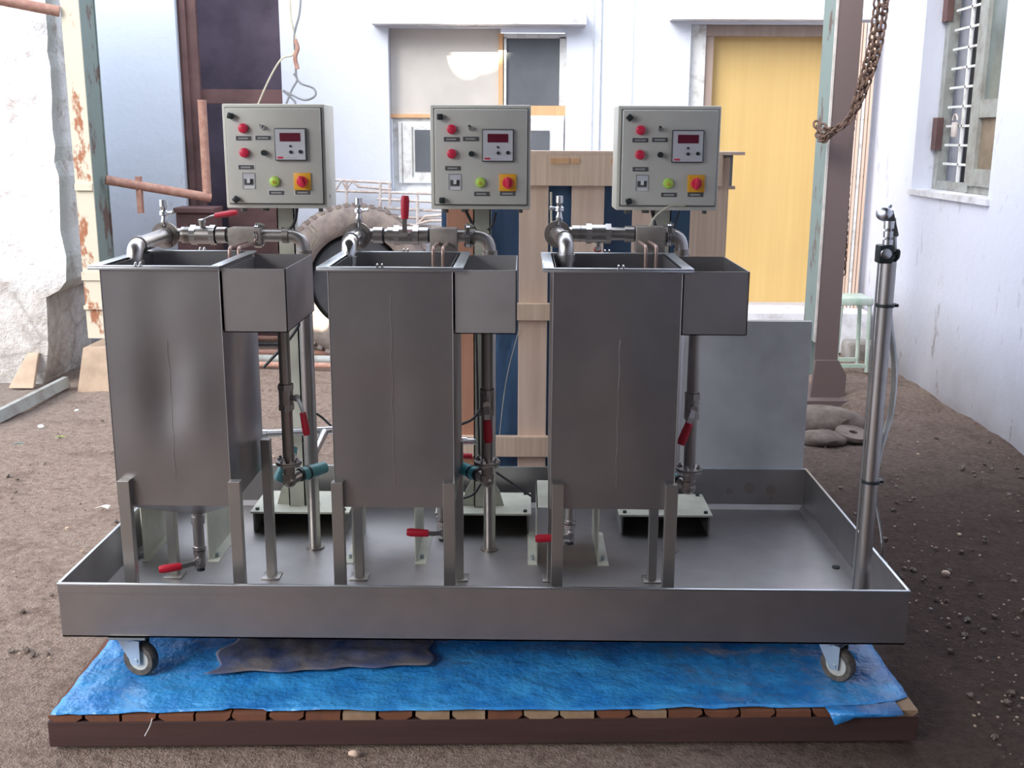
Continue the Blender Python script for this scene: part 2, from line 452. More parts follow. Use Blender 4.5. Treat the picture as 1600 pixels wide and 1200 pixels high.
mb.box((x0-.012, wy0+.052, wz0+.052), (x1-.022, ym-.032, wz0+.15)).box((x0-.012, wy0+.052, 1.63), (x1-.022, ym-.032, 1.73))
mb.build('casement', w, smooth=False)
MB('board_brown').box((x0+.01, wy0+.11, wz0+.13), (x0+.02, ym-.09, 1.64)).build('lower_panel', w, smooth=False)
MB('glass_green').box((x0+.01, wy0+.11, 1.71), (x0+.02, ym-.09, zt-.1)).build('pane', w, smooth=False)
mb = MB('interior_dark'); mb.box((x1+.12, ym, wz0+.02), (x1+.14, wy1, zt)); mb.build('dark_interior', w, smooth=False)  # shade of the room behind, painted as a near-black sheet
mb = MB('frame_white')
for k in range(13):
    zz = wz0+.16+k*.115
    if zz < zt: mb.box((x0+.02, ym+.02, zz), (x0+.035, wy1-.1, zz+.014))
mb.box((x0+.02, ym+.22, wz0+.05), (x0+.035, ym+.235, zt))
mb.build('bar_grille', w, smooth=False)
mb = MB('brown_board')
for zz in (wz0+.25, 2.22): mb.box((x0-.03, wy1-.08, zz), (x0+.01, wy1-.005, zz+.2))
mb.build('hinge', w, smooth=False)
mb = MB('grille'); c = Vector((x0+.0, ym+.28, wz0+.38))
mb.tube([c+Vector((0, .035*cos(t), .035*sin(t)+.05)) for t in [k*pi/8 for k in range(9)]], .006, 8); mb.box(c-Vector((.01, .03, .05)), c+Vector((.01, .03, .04)), bev=.006)
mb.build('padlock', w)
mb = MB('ledge'); mb.box((XR-.02, wy0-.03, wz0-.03), (XR+.2, wy1+.01, wz0+.005)); mb.build('window_sill', w, smooth=False)

# back window
w = thing('window_1', ((W0+W1)/2, YB+.1, WZ0), None, None); struct(w)
Y0 = YB+.08
def pr(mat, name, px0, py0, px1, py1, y0=Y0, t=.04, parent=w):
    a = at(px0, py0, YB+.08); b = at(px1, py1, YB+.08)
    return MB(mat).box((a.x, y0, a.z), (b.x, y0+t, b.z)).build(name, parent, smooth=False)
pr('beige_board', 'infill_board', 608, 36, 782, 186, Y0+.02, .03)
pr('frame_orange', 'mullion', 779, 52, 787, 180)
pr('frame_white', 'casement_frame', 787, 52, 884, 60); pr('frame_white', 'casement_frame', 875, 58, 884, 165); pr('frame_white', 'casement_frame', 786, 58, 791, 165)
pr('glass_dark', 'pane', 789, 58, 877, 166, Y0+.02, .01)
pr('frame_orange', 'transom', 610, 178, 672, 184); pr('frame_orange', 'transom', 786, 165, 884, 181)
pr('frame_white', 'lower_frame', 612, 184, 884, 300, Y0+.03, .03)
pr('frame_white', 'lower_casement', 622, 190, 700, 286, Y0-.0, .03)
pr('frame_white', 'lower_casement', 822, 186, 880, 250, Y0-.0, .03)
pr('glass_dark', 'pane', 648, 203, 676, 268, Y0-.008, .008); pr('glass_dark', 'pane', 826, 204, 858, 244, Y0-.008, .008)
pr('frame_grey', 'frame_gap', 627, 192, 630, 292, Y0-.006, .006); pr('frame_grey', 'frame_gap', 643, 198, 646, 276, Y0-.006, .006)

def ledge(name, px0, px1, py0, py1, out=.14):
    a = at(px0, py1, YB); b = at(px1, py0, YB)
    mb = MB('ledge'); mb.prism([(a.x, YB, a.z), (a.x, YB-out, a.z), (a.x, YB-out, a.z+.035), (a.x, YB, b.z)], (b.x-a.x, 0, 0))
    struct(mb.build(name, smooth=False))
ledge('trim_1', 584, 915, 20, 40)
ledge('trim_2', 1046, 1362, 18, 33)

# yellow door
w = thing('door_1', ((D0+D1)/2, YB+.1, DZ0), None, None); struct(w)
def dr(mat, name, px0, py0, px1, py1, y0=YB+.08, t=.05):
    a = at(px0, py0, YB+.08); b = at(px1, py1, YB+.08)
    return MB(mat).box((a.x, y0, a.z), (b.x, y0+t, b.z)).build(name, w, smooth=False)
dl0, dl1 = at(1108, 250, YB+.14), at(1300, 250, YB+.14)
za, zb = at(1180, 473, YB+.14).z, at(1180, 58, YB+.14).z
MB('door_wood').box((dl0.x-.02, YB+.14, za), (dl1.x, YB+.18, zb)).build('door_leaf', w, smooth=False)
e = dl0.x
MB('frame_wood').box((e-.075, YB+.07, za), (e-.015, YB+.2, zb+.07)).build('door_jamb', w, smooth=False)
MB('frame_wood').box((e-.075, YB+.06, zb), (D1, YB+.2, zb+.09)).build('door_head', w, smooth=False)
MB('frame_white').box((D0, YB+.05, za), (e-.075, YB+.2, zb+.12)).build('door_casing', w, smooth=False)
mb = MB('frame_white', 'frame_wood')
mb.use(1).box((D0, YB+.04, zb+.09), (D1, YB+.2, DZ1)).use(0)
for k in range(4): mb.box((D0+.12+k*.31, YB+.02, zb+.1), (D0+.15+k*.31, YB+.05, DZ1))
mb.build('door_lintel', w, smooth=False)
mb = MB('ledge'); mb.box((D0-.1, YB-.35, 0), (XR-.02, YB, DZ0), bev=.01)
struct(mb.build('trim_3', smooth=False))

# seam lines / conduits on the back wall
for px, r_, lab in ((930, .003, 'thin grey conduit on the white wall, left of the pair beside the window'), (942, .006, 'thicker grey conduit on the white wall, right of the pair beside the window'),
                (993, .0025, 'hair-thin conduit on the white wall midway between window and yellow door')):
    a = at(px-2, -20, YB-.012); b = at(px, 300, YB-.012)
    tag(MB('frame_white').cyl((a.x, YB-.012, a.z+.4), (a.x, YB-.012, .0), r_, seg=8).build('conduit'), lab, 'conduit')

# folded collapsible gate
g = thing('folding_gate', (at(1335, 500, 7.9).x, 7.88, at(1330, 522, 7.9).z), 'folded steel collapsible gate of cream and rusty bars beside the right column', 'gate')
a, b = at(1321, 300, 7.88).x, at(1349, 300, 7.88).x
zt_, zb_ = at(1350, 36, 7.88).z, at(1326, 522, 7.88).z
for k in range(6):
    x = a+(b-a)*k/5
    MB('crate_wood' if k != 3 else 'frame_white').box((x-.008, 7.86, zb_), (x+.008, 7.885, zt_)).build('gate_bar', g, smooth=False)
for t in (.12, .3, .52, .7, .88): MB('brown_board').box((a-.01, 7.885, zb_+(zt_-zb_)*t), (b+.01, 7.895, zb_+(zt_-zb_)*t+.012)).build('gate_hinge_strap', g, smooth=False)

# left stone wall
Yl = gz(66, 598).y
P = [(-400, -200), (60, -200), (73, 60), (80, 150), (84, 230), (92, 300), (95, 360), (103, 400), (102, 438), (90, 452), (71, 466), (72, 510), (74, 545), (66, 603), (-400, 603)]
pts = []
rnd = random.Random(3)
for i in range(len(P)-1):
    a, b = Vector(P[i]), Vector(P[i+1]); n = max(1, int((b-a).length/22)) if 1 <= i <= 12 else 1
    for k in range(n):
        q = a+(b-a)*k/n
        if 1 <= i <= 12: q = q+Vector((rnd.uniform(-3, 3), rnd.uniform(-2, 2)))
        p = at(q.x, q.y, Yl); pts.append((p.x, Yl, max(p.z, -.1)))
p = at(*P[-1], Yl); pts.append((p.x, Yl, -.1))
mb = MB('stone').prism(pts, (0, gz(131, 569).y-Yl+.15, 0)); 
struct(mb.build('wall_left', smooth=False))
# leaning footing stone
a, b, c = gz(12, 607), gz(66, 600), at(50, 553, Yl-.05)
mb = MB('footing'); mb.prism([(a.x, Yl-.16, 0), (b.x, Yl-.16, 0), (c.x+.03, Yl-.03, c.z), (c.x-.04, Yl-.03, c.z)], (0, .03, .0))
tag(mb.build('footing_stone', smooth=False, bevel=.006), 'pale triangular slab leaning on the foot of the rough stone wall', 'stone')

# ------------------------------------------------------------------ columns
c = thing('steel_column', (-2.66, 6.5, 0), 'cream painted rusty steel column on a tan concrete footing, left of the tanks', 'column')
x = at(127, 400, 6.45).x; xr = at(154, 400, 6.45).x
MB('col_cream').box((x, 6.45, .3), (xr, 6.462, 4.0)).build('front_flange', c, smooth=False)
mb = MB('col_green'); mb.box(((x+xr)/2-.006, 6.462, .3), ((x+xr)/2+.006, 6.69, 4.0)).box((x, 6.69, .3), (xr, 6.702, 4.0)); mb.box((xr-.014, 6.462, .3), (xr-.006, 6.69, 4.0))
mb.build('web', c, smooth=False)
mb = MB('col_cream'); z = at(145, 430, 6.45).z
mb.box((x-.006, 6.44, z-.03), (xr+.006, 6.45, z+.02)); z = at(145, 480, 6.45).z; mb.box((x-.006, 6.435, z-.012), (xr+.006, 6.45, z+.012)); z = at(120, 292, 6.45).z; mb.box((x, 6.435, z-.02), (xr, 6.45, z+.02))
mb.build('splice_plate', c, smooth=False)
mb = MB('footing'); zc = at(150, 542, 6.45).z
lo = [(x-.07, 6.38, -.05), (xr+.2, 6.38, -.05), (xr+.2, 6.8, -.05), (x-.07, 6.8, -.05)]; hi = [(x-.02, 6.41, zc), (xr+.12, 6.41, zc), (xr+.12, 6.76, zc), (x-.02, 6.76, zc)]
A = [mb.bm.verts.new(p) for p in lo]; B = [mb.bm.verts.new(p) for p in hi]
mb.bm.faces.new(A[::-1]); mb.bm.faces.new(B)
for i in range(4): mb.bm.faces.new((A[i], A[(i+1) % 4], B[(i+1) % 4], B[i]))
mb.build('footing', c, smooth=False)

c = thing('steel_column', (1.87, 6.3, 0), 'dark green and rust-brown steel column in front of the yellow door', 'column')
yc = 6.22
x = at(1277, 500, yc).x; xr = at(1313, 500, yc).x
MB('col_brown').box((x, yc, .0), (xr, yc+.012, 4.0)).build('front_flange', c, smooth=False)
MB('col_edge').box((x-.012, yc-.004, .35), (x, yc+.012, 4.0)).build('flange_edge', c, smooth=False)
mb = MB('col_green'); mb.box((x-.01, yc+.012, .35), (x+.002, yc+.26, 4.0)).box((x, yc+.25, .1), (xr, yc+.262, 4.0)); mb.build('web', c, smooth=False)
mb = MB('col_brown'); zb2 = at(1290, 562, yc).z
mb.prism([(x-.02, yc-.03, 0), (xr+.05, yc-.03, 0), (xr+.05, yc-.03, .16), (xr+.0, yc-.03, zb2), (x, yc-.03, zb2)], (0, .03, 0))
mb.box((x-.06, yc-.12, -.02), (xr+.1, yc+.35, .025)); mb.build('base_plate', c, smooth=False)

# chain on the right column
c = thing('chain', at(1345, 140, 6.1), 'thick rusty steel chain hanging down and wrapped round the dark green column', 'chain')
def chain(path, link=.045, wire=.006, jitter=0, name='chain_strand'):
    pts = bez(path, 20); L = 0; out = [pts[0]]
    for p, q in zip(pts[:-1], pts[1:]):
        L += (q-p).length
        if L >= link*.62: out.append(q); L = 0
    mb = MB('chain')
    for i, (p, q) in enumerate(zip(out[:-1], out[1:])):
        d = (q-p).normalized(); u = d.orthogonal().normalized(); u = (Matrix.Rotation(i*pi/2+.4, 3, d) @ u)
        cc = (p+q)/2
        mb.tube([cc+d*(link*.5*cos(t))+u*(link*.32*sin(t)) for t in [k*2*pi/10 for k in range(10)]], wire, 6, closed=True)
    mb.build(name, c)
Yc = 6.1
for dx in (0, 8, 15):
    chain([at(1373+dx, -30, Yc+.02*dx/8), at(1362+dx, 60, Yc), at(1346+dx*.8, 125, Yc), at(1332+dx*.4, 172, Yc)], .05, .0065)
chain([at(1352, 118, Yc), at(1338, 150, Yc), at(1330, 180, Yc), at(1308, 200, Yc-.03), at(1290, 212, Yc), at(1279, 205, Yc+.06), at(1275, 190, Yc+.1)], .05, .0065)
chain([at(1340, 150, Yc), at(1330, 185, Yc), at(1300, 208, Yc-.05), at(1284, 220, Yc), at(1278, 208, Yc+.08)], .05, .0065)
chain([at(1284, 196, Yc+.02), at(1296, 204, Yc-.02), at(1310, 200, Yc)], .05, .0065)
chain([at(1334, 180, Yc+.15), at(1328, 240, Yc+.15), at(1323, 330, Yc+.15), at(1318, 430, Yc+.15)], .04, .005)

# ------------------------------------------------------------------ background objects
# rusty pipe rail on the left
r_ = thing('pipe_rail', gz(215, 600), 'rusty brown pipe rail with an upright stub, running out from the left column', 'rail')
a, b = at(165, 281, 6.6), at(329, 309, 6.9)
MB('rust').cyl(a, b, .028).build('horizontal_pipe', r_)
t = at(325, 156, 6.9)
MB('rust').cyl((b.x-.02, b.y, b.z), (b.x-.02, b.y, t.z), .027).build('upright_pipe', r_)
a = at(217, 286, 6.7)
MB('rust').box((a.x-.015, a.y-.02, at(217, 333, 6.7).z), (a.x+.015, a.y+.02, a.z+.04)).build('hanging_tab', r_, smooth=False)
a, b = at(-40, -8, 6.3), at(93, 18, 6.45)
tag(MB('rust').cyl(a, b, .03).build('tie_bar'), 'thin rusty tie bar running from the left edge to the top of the cream column', 'bar')
# steel rail on the ground at left
a, b = gz(-60, 678, .03), gz(103, 596, .03)
mb = MB('frame_grey'); d = (b-a).normalized(); n_ = Vector((-d.y, d.x, 0))*.03
mb.prism([a-n_-Vector((0, 0, .03)), a+n_-Vector((0, 0, .03)), a+n_*.5+Vector((0, 0, .03)), a-n_*.5+Vector((0, 0, .03))], b-a)
tag(mb.build('steel_rail', smooth=False), 'long grey steel rail lying on the ground at the far left', 'rail')

# tyre
def tyre():
    cy = 7.5; c = at(556, 432, cy); R = .53; c.z = R-.01
    ax = Vector((.30, -1, .12)).normalized()
    o = thing('truck_tyre', (c.x, c.y, 0), 'big worn truck tyre leaning on the white wall behind the left tanks', 'tyre')
    Rm, tw = R, .12
    mb = MB('tyre')
    prof = [(.33, -tw*.75), (.36, -tw), (.44, -tw*1.12), (.50, -tw*.95), (R, -tw*.62), (R+.004, -tw*.3), (R-.008, -tw*.28), (R-.008, -tw*.18), (R+.006, -tw*.16), (R+.006, tw*.16), (R-.008, tw*.18), (R-.008, tw*.28), (R+.004, tw*.3), (R, tw*.62), (.50, tw*.95), (.44, tw*1.12), (.36, tw), (.33, tw*.75), (.335, tw*.6), (.46, tw*.8), (.49, 0), (.46, -tw*.8), (.335, -tw*.6)]
    mb.lathe(prof, c, ax, 72, closed=True); mb.build('casing', o)
    mb = MB('interior_dark'); mb.lathe([(.002, -.02), (.12, -.02), (.14, .03), (.3, .04), (.345, -.03), (.345, .0), (.3, .06), (.002, .06)], c, ax, 40); mb.build('wheel_disc', o)
    mb = MB('tyre'); q = ax.to_track_quat('Z', 'Y').to_matrix().to_4x4()
    for k in range(56):
        t = 2*pi*k/56; m = Matrix.Translation(c) @ q @ Matrix.Rotation(t, 4, 'Z')
        for s in (-1, 1):
            mb.box((R-.02, -.017, s*tw*.52-.02), (R+.006, .012, s*tw*.52+.045*s), m)
    mb.build('tread_block', o, smooth=False)['kind'] = 'stuff'
tyre()
# steel grille (bundle of bent rods) leaning on the wall
g = thing('steel_grille', (at(600, 400, 7.9).x, 7.85, 0), 'pale welded steel rod grille leaning on the wall behind the tyre', 'grille')
def rod(name, pts, r=.011, Y=7.86): return MB('grille').tube([at(x, y, Y) for x, y in pts], r, 8).build(name, g)
for y0, x0, x1 in ((283, 520, 612), (293, 558, 612), (300, 520, 690), (313, 590, 690), (327, 600, 690), (340, 610, 690), (352, 620, 690), (366, 630, 690)):
    rod('horizontal_rod', [(x0, y0-2), (x1, y0+3)], .010, 7.86 if y0 < 320 else 7.9)
rod('upright_rod', [(541, 282), (545, 548)]); rod('upright_rod', [(594, 284), (597, 548)]); rod('upright_rod', [(652, 305), (655, 548)]); rod('upright_rod', [(609, 284), (609, 320)])
rod('bent_rod', [(522, 300), (533, 282), (541, 296), (550, 283), (562, 292)]); rod('bent_rod', [(640, 362), (665, 338), (690, 336)]); rod('bent_rod', [(652, 350), (672, 345), (690, 345)])
# heap of pipes on the ground between tank 1 and tank 2
for i, (mt, y, dz, lab) in enumerate((('rust', 528, .02, 'reddish rusty pipe lying farthest back on the ground behind the leftmost tank'), ('rust', 550, .02, 'rust red pipe in the middle of the pipes on the ground behind the leftmost tank'),
                           ('frame_grey', 560, .03, 'grey pipe lying on the ground in front of two rusty ones, behind the leftmost tank'), ('thread', 537, .012, 'thin black pipe lying between two rusty pipes behind the leftmost tank'), ('rust', 569, .02, 'thin brown pipe nearest the tray among the pipes behind the leftmost tank'))):
    a = gz(375, y, dz); b = gz(620, y+4, dz)
    tag(MB(mt).cyl((a.x, a.y, dz), (b.x, b.y, dz), dz).build('scrap_pipe'), lab, 'pipe', 'scrap pipes on the ground')

# crate behind the tray
def crate():
    Yc = 4.15
    c = thing('wooden_crate', (at(920, 500, Yc).x, Yc+.3, 0), 'slatted pale wooden crate wrapped inside with navy tarp, behind the middle tank', 'crate')
    X = lambda px, py=500: at(px, py, Yc).x
    Z = lambda py, px=850: at(px, py, Yc).z
    zt, ztb = Z(241, 900), Z(290, 900)
    def plank(name, px0, px1, mt='crate_wood', z0=0, z1=zt-.01, y0=Yc, ref=500, t=.022):
        MB(mt).box((X(px0, ref), y0, z0), (X(px1, ref), y0+t, z1)).build(name, c, smooth=False, bevel=.002)
    plank('upright_plank', 700, 748, 'crate_red', ref=600)
    plank('upright_plank', 810, 855)
    plank('upright_plank', 893, 944, ref=330)
    plank('upright_plank', 988, 1028, ref=350)
    plank('upright_plank', 1079, 1136, 'crate_wood_h', ref=350)
    xl, xr_ = X(694, 500), X(1148, 265)
    mb = MB('crate_wood_h'); mb.box((xl, Yc-.03, ztb), (xr_-.05, Yc, zt)); mb.build('top_rail', c, smooth=False, bevel=.002)
    mb = MB('crate_wood'); mb.box((xl, Yc-.03, zt), (xr_+.03, Yc+.12, zt+.012)).box((X(1138, 300), Yc+.02, ztb-.012), (X(1150, 300)+.0, Yc+.12, ztb)); mb.build('cap_board', c, smooth=False)
    mb = MB('frame_grey'); mb.box((X(1128, 270), Yc+.02, ztb), (X(1146, 270), Yc+.12, zt)); mb.build('corner_block', c, smooth=False)
    mb = MB('frame_orange')
    for p0, p1 in ((860, 889), (893, 905), (954, 968)):
        mb.box((X(p0, 250), Yc-.034, Z(255)), (X(p1, 250), Yc-.03, Z(247)))
    mb.build('paper_label', c, smooth=False)
    for y0, y1, nm in ((473, 499, 'middle_rail'), (680, 711, 'bottom_rail')):
        MB('crate_wood_h').box((xl, Yc-.03, Z(y1)), (X(1140, 400), Yc, Z(y0))).build(nm, c, smooth=False, bevel=.002)
    # tarp covered block inside
    mb = MB('tarp_navy'); bm = mb.bm
    from mathutils import noise
    x0, x1, y0, y1, z1 = X(690), X(1130, 400), Yc+.035, Yc+.62, zt-.04
    nx, nz = 44, 50
    def vv(i, k):
        x = x0+(x1-x0)*i/nx; z = z1*k/nz
        return Vector((x, y0+.02+.02*noise.noise(Vector((x*9, 0, z*2.5)))+.012*noise.noise(Vector((x*20, 4, z*5))), z))
    gr = [[bm.verts.new(vv(i, k)) for i in range(nx+1)] for k in range(nz+1)]
    for k in range(nz):
        for i in range(nx): bm.faces.new((gr[k][i], gr[k][i+1], gr[k+1][i+1], gr[k+1][i]))
    mb.box((x0, y0+.05, 0), (x1, y1, z1))
    mb.build('tarp_lining', c)
    for px in (700, 1100):
        MB('crate_wood').box((X(px), y1+.01, 0), (X(px)+.1, y1+.03, zt)).build('back_plank', c, smooth=False)
    MB('cable_cream').tube(bez([at(812, 510, Yc-.01), at(790, 600, Yc+.02), at(775, 733, Yc)]), .0015, 5).build('strap', c)
    mb = MB('cable_cream'); mb.cyl(at(861, 300, Yc-.04), at(864, 720, Yc-.04), .004, seg=8); mb.build('cord', c)
crate()

# stool
def stool():
    Ys = 7.0
    a, b = gz(1309, 571), gz(1362, 571); zt = at(1335, 466, Ys).z; x0 = at(1312, 470, Ys).x; x1 = at(1366, 470, Ys).x
    s = thing('stool', ((x0+x1)/2, Ys+.15, 0), 'pale green metal stool standing between the dark column and the hand shower pole', 'stool')
    MB('stool').box((x0, Ys, zt-.05), (x1, Ys+.25, zt), bev=.01).build('seat', s)
    for sx, X0 in ((-1, x0+.02), (1, x1-.02)):
        for y in (Ys+.02, Ys+.23):
            mb = MB('stool'); mb.tube([(X0, y, zt-.04), (X0+sx*.012, y, 0)], .014, 8); mb.build('leg', s)
    for y in (Ys+.02, Ys+.23):
        MB('stool').box((x0, y-.01, .03), (x1, y+.01, .055)).build('rung', s, smooth=False)
stool()
# rubble
def rock(name, c, d, label, mt='concrete', seed=0, cat='stone', sub=3):
    mb = MB(mt); rr = random.Random(seed)
    bmesh.ops.create_icosphere(mb.bm, subdivisions=sub, radius=.5)
    from mathutils import noise
    for v in mb.bm.verts:
        v.co *= 1+.22*noise.noise(v.co*2.4+Vector((seed*3, 0, 0)))+.08*noise.noise(v.co*7+Vector((0, seed, 0)))
        v.co.z = max(v.co.z, -.3)
        v.co = Vector((v.co.x*d[0], v.co.y*d[1], (v.co.z+.3)*d[2]))+Vector(c)
    return tag(mb.build(name), label, cat)
p = gz(1290, 665); rock('concrete_lump', (p.x, p.y, -.02), (.42, .3, .16), 'broken brownish concrete lump at the foot of the dark green column', 'rubble', seed=2)
p = gz(1282, 688); rock('concrete_lump', (p.x, p.y, -.02), (.24, .18, .09), 'smaller concrete lump just in front of the column rubble, nearest the tray', 'rubble', seed=5)
p = gz(1480, 640); rock('soil_heap', (2.12, 6.2, -.05), (.62, .7, .13), 'low heap of soil against the foot of the right wall', 'ground', 4, 'soil')
p = gz(1332, 684)
mb = MB('rubble'); mb.lathe([(.022, 0), (.09, 0), (.092, .01), (.09, .022), (.022, .022)], (p.x, p.y, .01), (.1, -.15, 1), 28, closed=True)
tag(mb.build('metal_disc'), 'round rusty disc with a centre hole lying beside the concrete lumps', 'disc')
p = gz(1345, 552); mb = MB('concrete'); mb.box((at(1305, 540, 7.8).x, 7.45, -.02), (XR, YB, at(1330, 524, 7.8).z), bev=.02); struct(mb.build('trim_4'))

# loose gravel
def gravel():
    mb = MB('rubble', 'footing', 'concrete', 'clod'); rr = random.Random(11)
    n = 0
    while n < 900:
        px, py = rr.uniform(0, 1600), rr.uniform(560, 1195)
        p = gz(px, py)
        if -1.4 < p.x < 1.2 and 2.2 < p.y < 4.9: continue
        if p.x > 2.4 or p.y > 7.4 or (p.x > 1.75 and 5.8 < p.y < 6.6) or (p.x < -2.3 and p.y > 6.2): continue
        s = rr.uniform(.002, .006)*(2.0 if rr.random() < .05 else 1)
        mb.use(rr.choice((0, 0, 1, 1, 1, 2) if rr.random() < .3 else (0, 1)))
        g = bmesh.ops.create_icosphere(mb.bm, subdivisions=1, radius=s, matrix=Matrix.Translation((p.x, p.y, s*.3-.005)) @ Matrix.Rotation(rr.uniform(0, 6), 4, 'Z') @ Matrix.Diagonal((1, rr.uniform(.6, 1), .6, 1)))
        mb._f(set(f for v in g['verts'] for f in v.link_faces)); n += 1
    n = 0
    while n < 200:
        px, py = rr.uniform(0, 1600), rr.uniform(560, 1195)
        p = gz(px, py)
        if (-1.4 < p.x < 1.2 and 2.2 < p.y < 4.9) or p.x > 2.4 or p.y > 7.4 or (p.x > 1.75 and 5.8 < p.y < 6.6) or (p.x < -2.3 and p.y > 6.2) or (p.x < 0 and rr.random() < .6): continue
        s = rr.uniform(.005, .013); mb.use(3)
        g = bmesh.ops.create_icosphere(mb.bm, subdivisions=2, radius=s, matrix=Matrix.Translation((p.x, p.y, -.004)) @ Matrix.Rotation(rr.uniform(0, 6), 4, 'Z') @ Matrix.Diagonal((1, rr.uniform(.6, 1), .5, 1)))
        for v in g['verts']: v.co += Vector((rr.uniform(-1, 1), rr.uniform(-1, 1), rr.uniform(-1, 1)))*s*.3
        n += 1
    tag(mb.build('gravel'), 'loose gravel scattered over the brown soil', 'gravel', kind='stuff')
gravel()
for (px, py, s, mt, nm, lab) in ((64, 667, .022, 'white_plastic', 'white_pebble', 'small white pebble on the soil near the left rail'), (120, 642, .018, 'white_plastic', 'white_pebble', 'small white pebble on the soil at the foot of the left column'),
                          (1478, 896, .02, 'crate_wood', 'wood_chip', 'pale wood chip on the dark soil right of the tray'), (553, 1178, .018, 'crate_wood', 'wood_chip', 'pale wood splinter on the ground before the pallet')):
    p = gz(px, py); rock(nm, (p.x, p.y, -.004), (s*1.6, s, s), lab, mt, int(px), 'pebble' if 'pebble' in nm else 'wood chip', 2)
p = gz(160, 795); mb = MB('white_plastic')
mb.prism([(p.x-.03, p.y-.01, .004), (p.x+.0, p.y-.006, .012), (p.x+.028, p.y-.012, .004), (p.x+.03, p.y+.012, .01), (p.x+.004, p.y+.03, .006), (p.x, p.y+.01, .01)], (0, 0, .002))
tag(mb.build('paper_scrap', smooth=False), 'torn white paper scrap on the soil left of the tray', 'paper')
for (px, py, lab) in ((95, 684, 'small yellow-green leaf on the soil, right of the others at left'), (30, 695, 'small dark green leaf on the soil near the left edge')):
    p = gz(px, py); mb = MB('btn_green' if px > 50 else 'teal')
    mb.prism([(p.x-.03, p.y, .004), (p.x, p.y-.008, .01), (p.x+.025, p.y, .005), (p.x, p.y+.01, .007)], (0, 0, .0015))
    tag(mb.build('leaf', smooth=False), lab, 'leaf')

# hanging cables top left
def cable(name, pts, r, mt, lab, Y=7.2, cat='cable'):
    return tag(MB(mt).tube(bez([at(x, y, Y) for x, y in pts], 8), r, 6).build(name), lab, cat)
cable('hanging_cable', [(452, -20), (455, 30), (462, 60), (458, 85), (440, 92), (420, 125), (398, 175)], .006, 'cable_cream', 'brown wire hanging from the top and slanting down across the dark doorway')
cable('hanging_cable', [(471, -20), (468, 20), (460, 55), (462, 95), (463, 118), (470, 130), (490, 138), (492, 150), (475, 156), (450, 145), (443, 142), (460, 158), (461, 166)], .007, 'cable_grey', 'grey cable hanging in a loop above the leftmost control box')
cable('hanging_cable', [(459, 115), (464, 125), (456, 140), (446, 165)], .007, 'cable_grey', 'short grey cable tail hanging beside the looped cable')
mb = MB('rust'); mb.tube(bez([at(461, 62, 7.18), at(465, 75, 7.18), at(461, 90, 7.18), at(465, 108, 7.18)], 6), .014, 6)
tag(mb.build('knotted_cord'), 'frayed brown knotted cord tied round the hanging cables', 'cord')

# ------------------------------------------------------------------ pallet and tarps
def pallet():
    ang = math.atan2(.072, 2.205)
    o = Vector((-1.19, 2.441, 0)); L = 2.21
    ux = Vector((cos(ang), sin(ang), 0)); uy = Vector((-sin(ang), cos(ang), 0))
    m = Matrix((( ux.x, uy.x, 0, o.x), (ux.y, uy.y, 0, o.y), (0, 0, 1, 0), (0, 0, 0, 1)))
    c = thing('wooden_pallet', o+ux*L/2+uy*.65, 'long low pallet of dark red wood carrying the wheeled tray', 'pallet')
    for y in (0, .42, .84, 1.26):
        MB('beam_wood').box((0, y, 0), (L, y+.05, .07), m).build('bearer', c, smooth=False, bevel=.003)
    n = 24; rr = random.Random(5); w_ = L/n
    for k in range(n):
        mt = 'deck_wood' if k in (8, 10, 11, 13, 14, 16, 22, 23) else 'deck_dark'
        h = .017
        x0 = k*w_+.002+rr.uniform(0, .003); x1 = (k+1)*w_-.002-rr.uniform(0, .003)
        mb = MB(mt); s = rr.choice((0, .012, .016)); s2 = rr.choice((0, .012, .016))
        mb.prism([m @ Vector(p) for p in ((x0+s, .0, .0705), (x1-s2, .0, .0705), (x1, .0, .0705+h*.6), (x1, .0, .0705+h), (x0, .0, .0705+h), (x0, .0, .0705+h*.6))], m.to_3x3() @ Vector((0, 1.31, 0)))
        mb.build('deck_board', c, smooth=False)
    return m
PM = pallet()
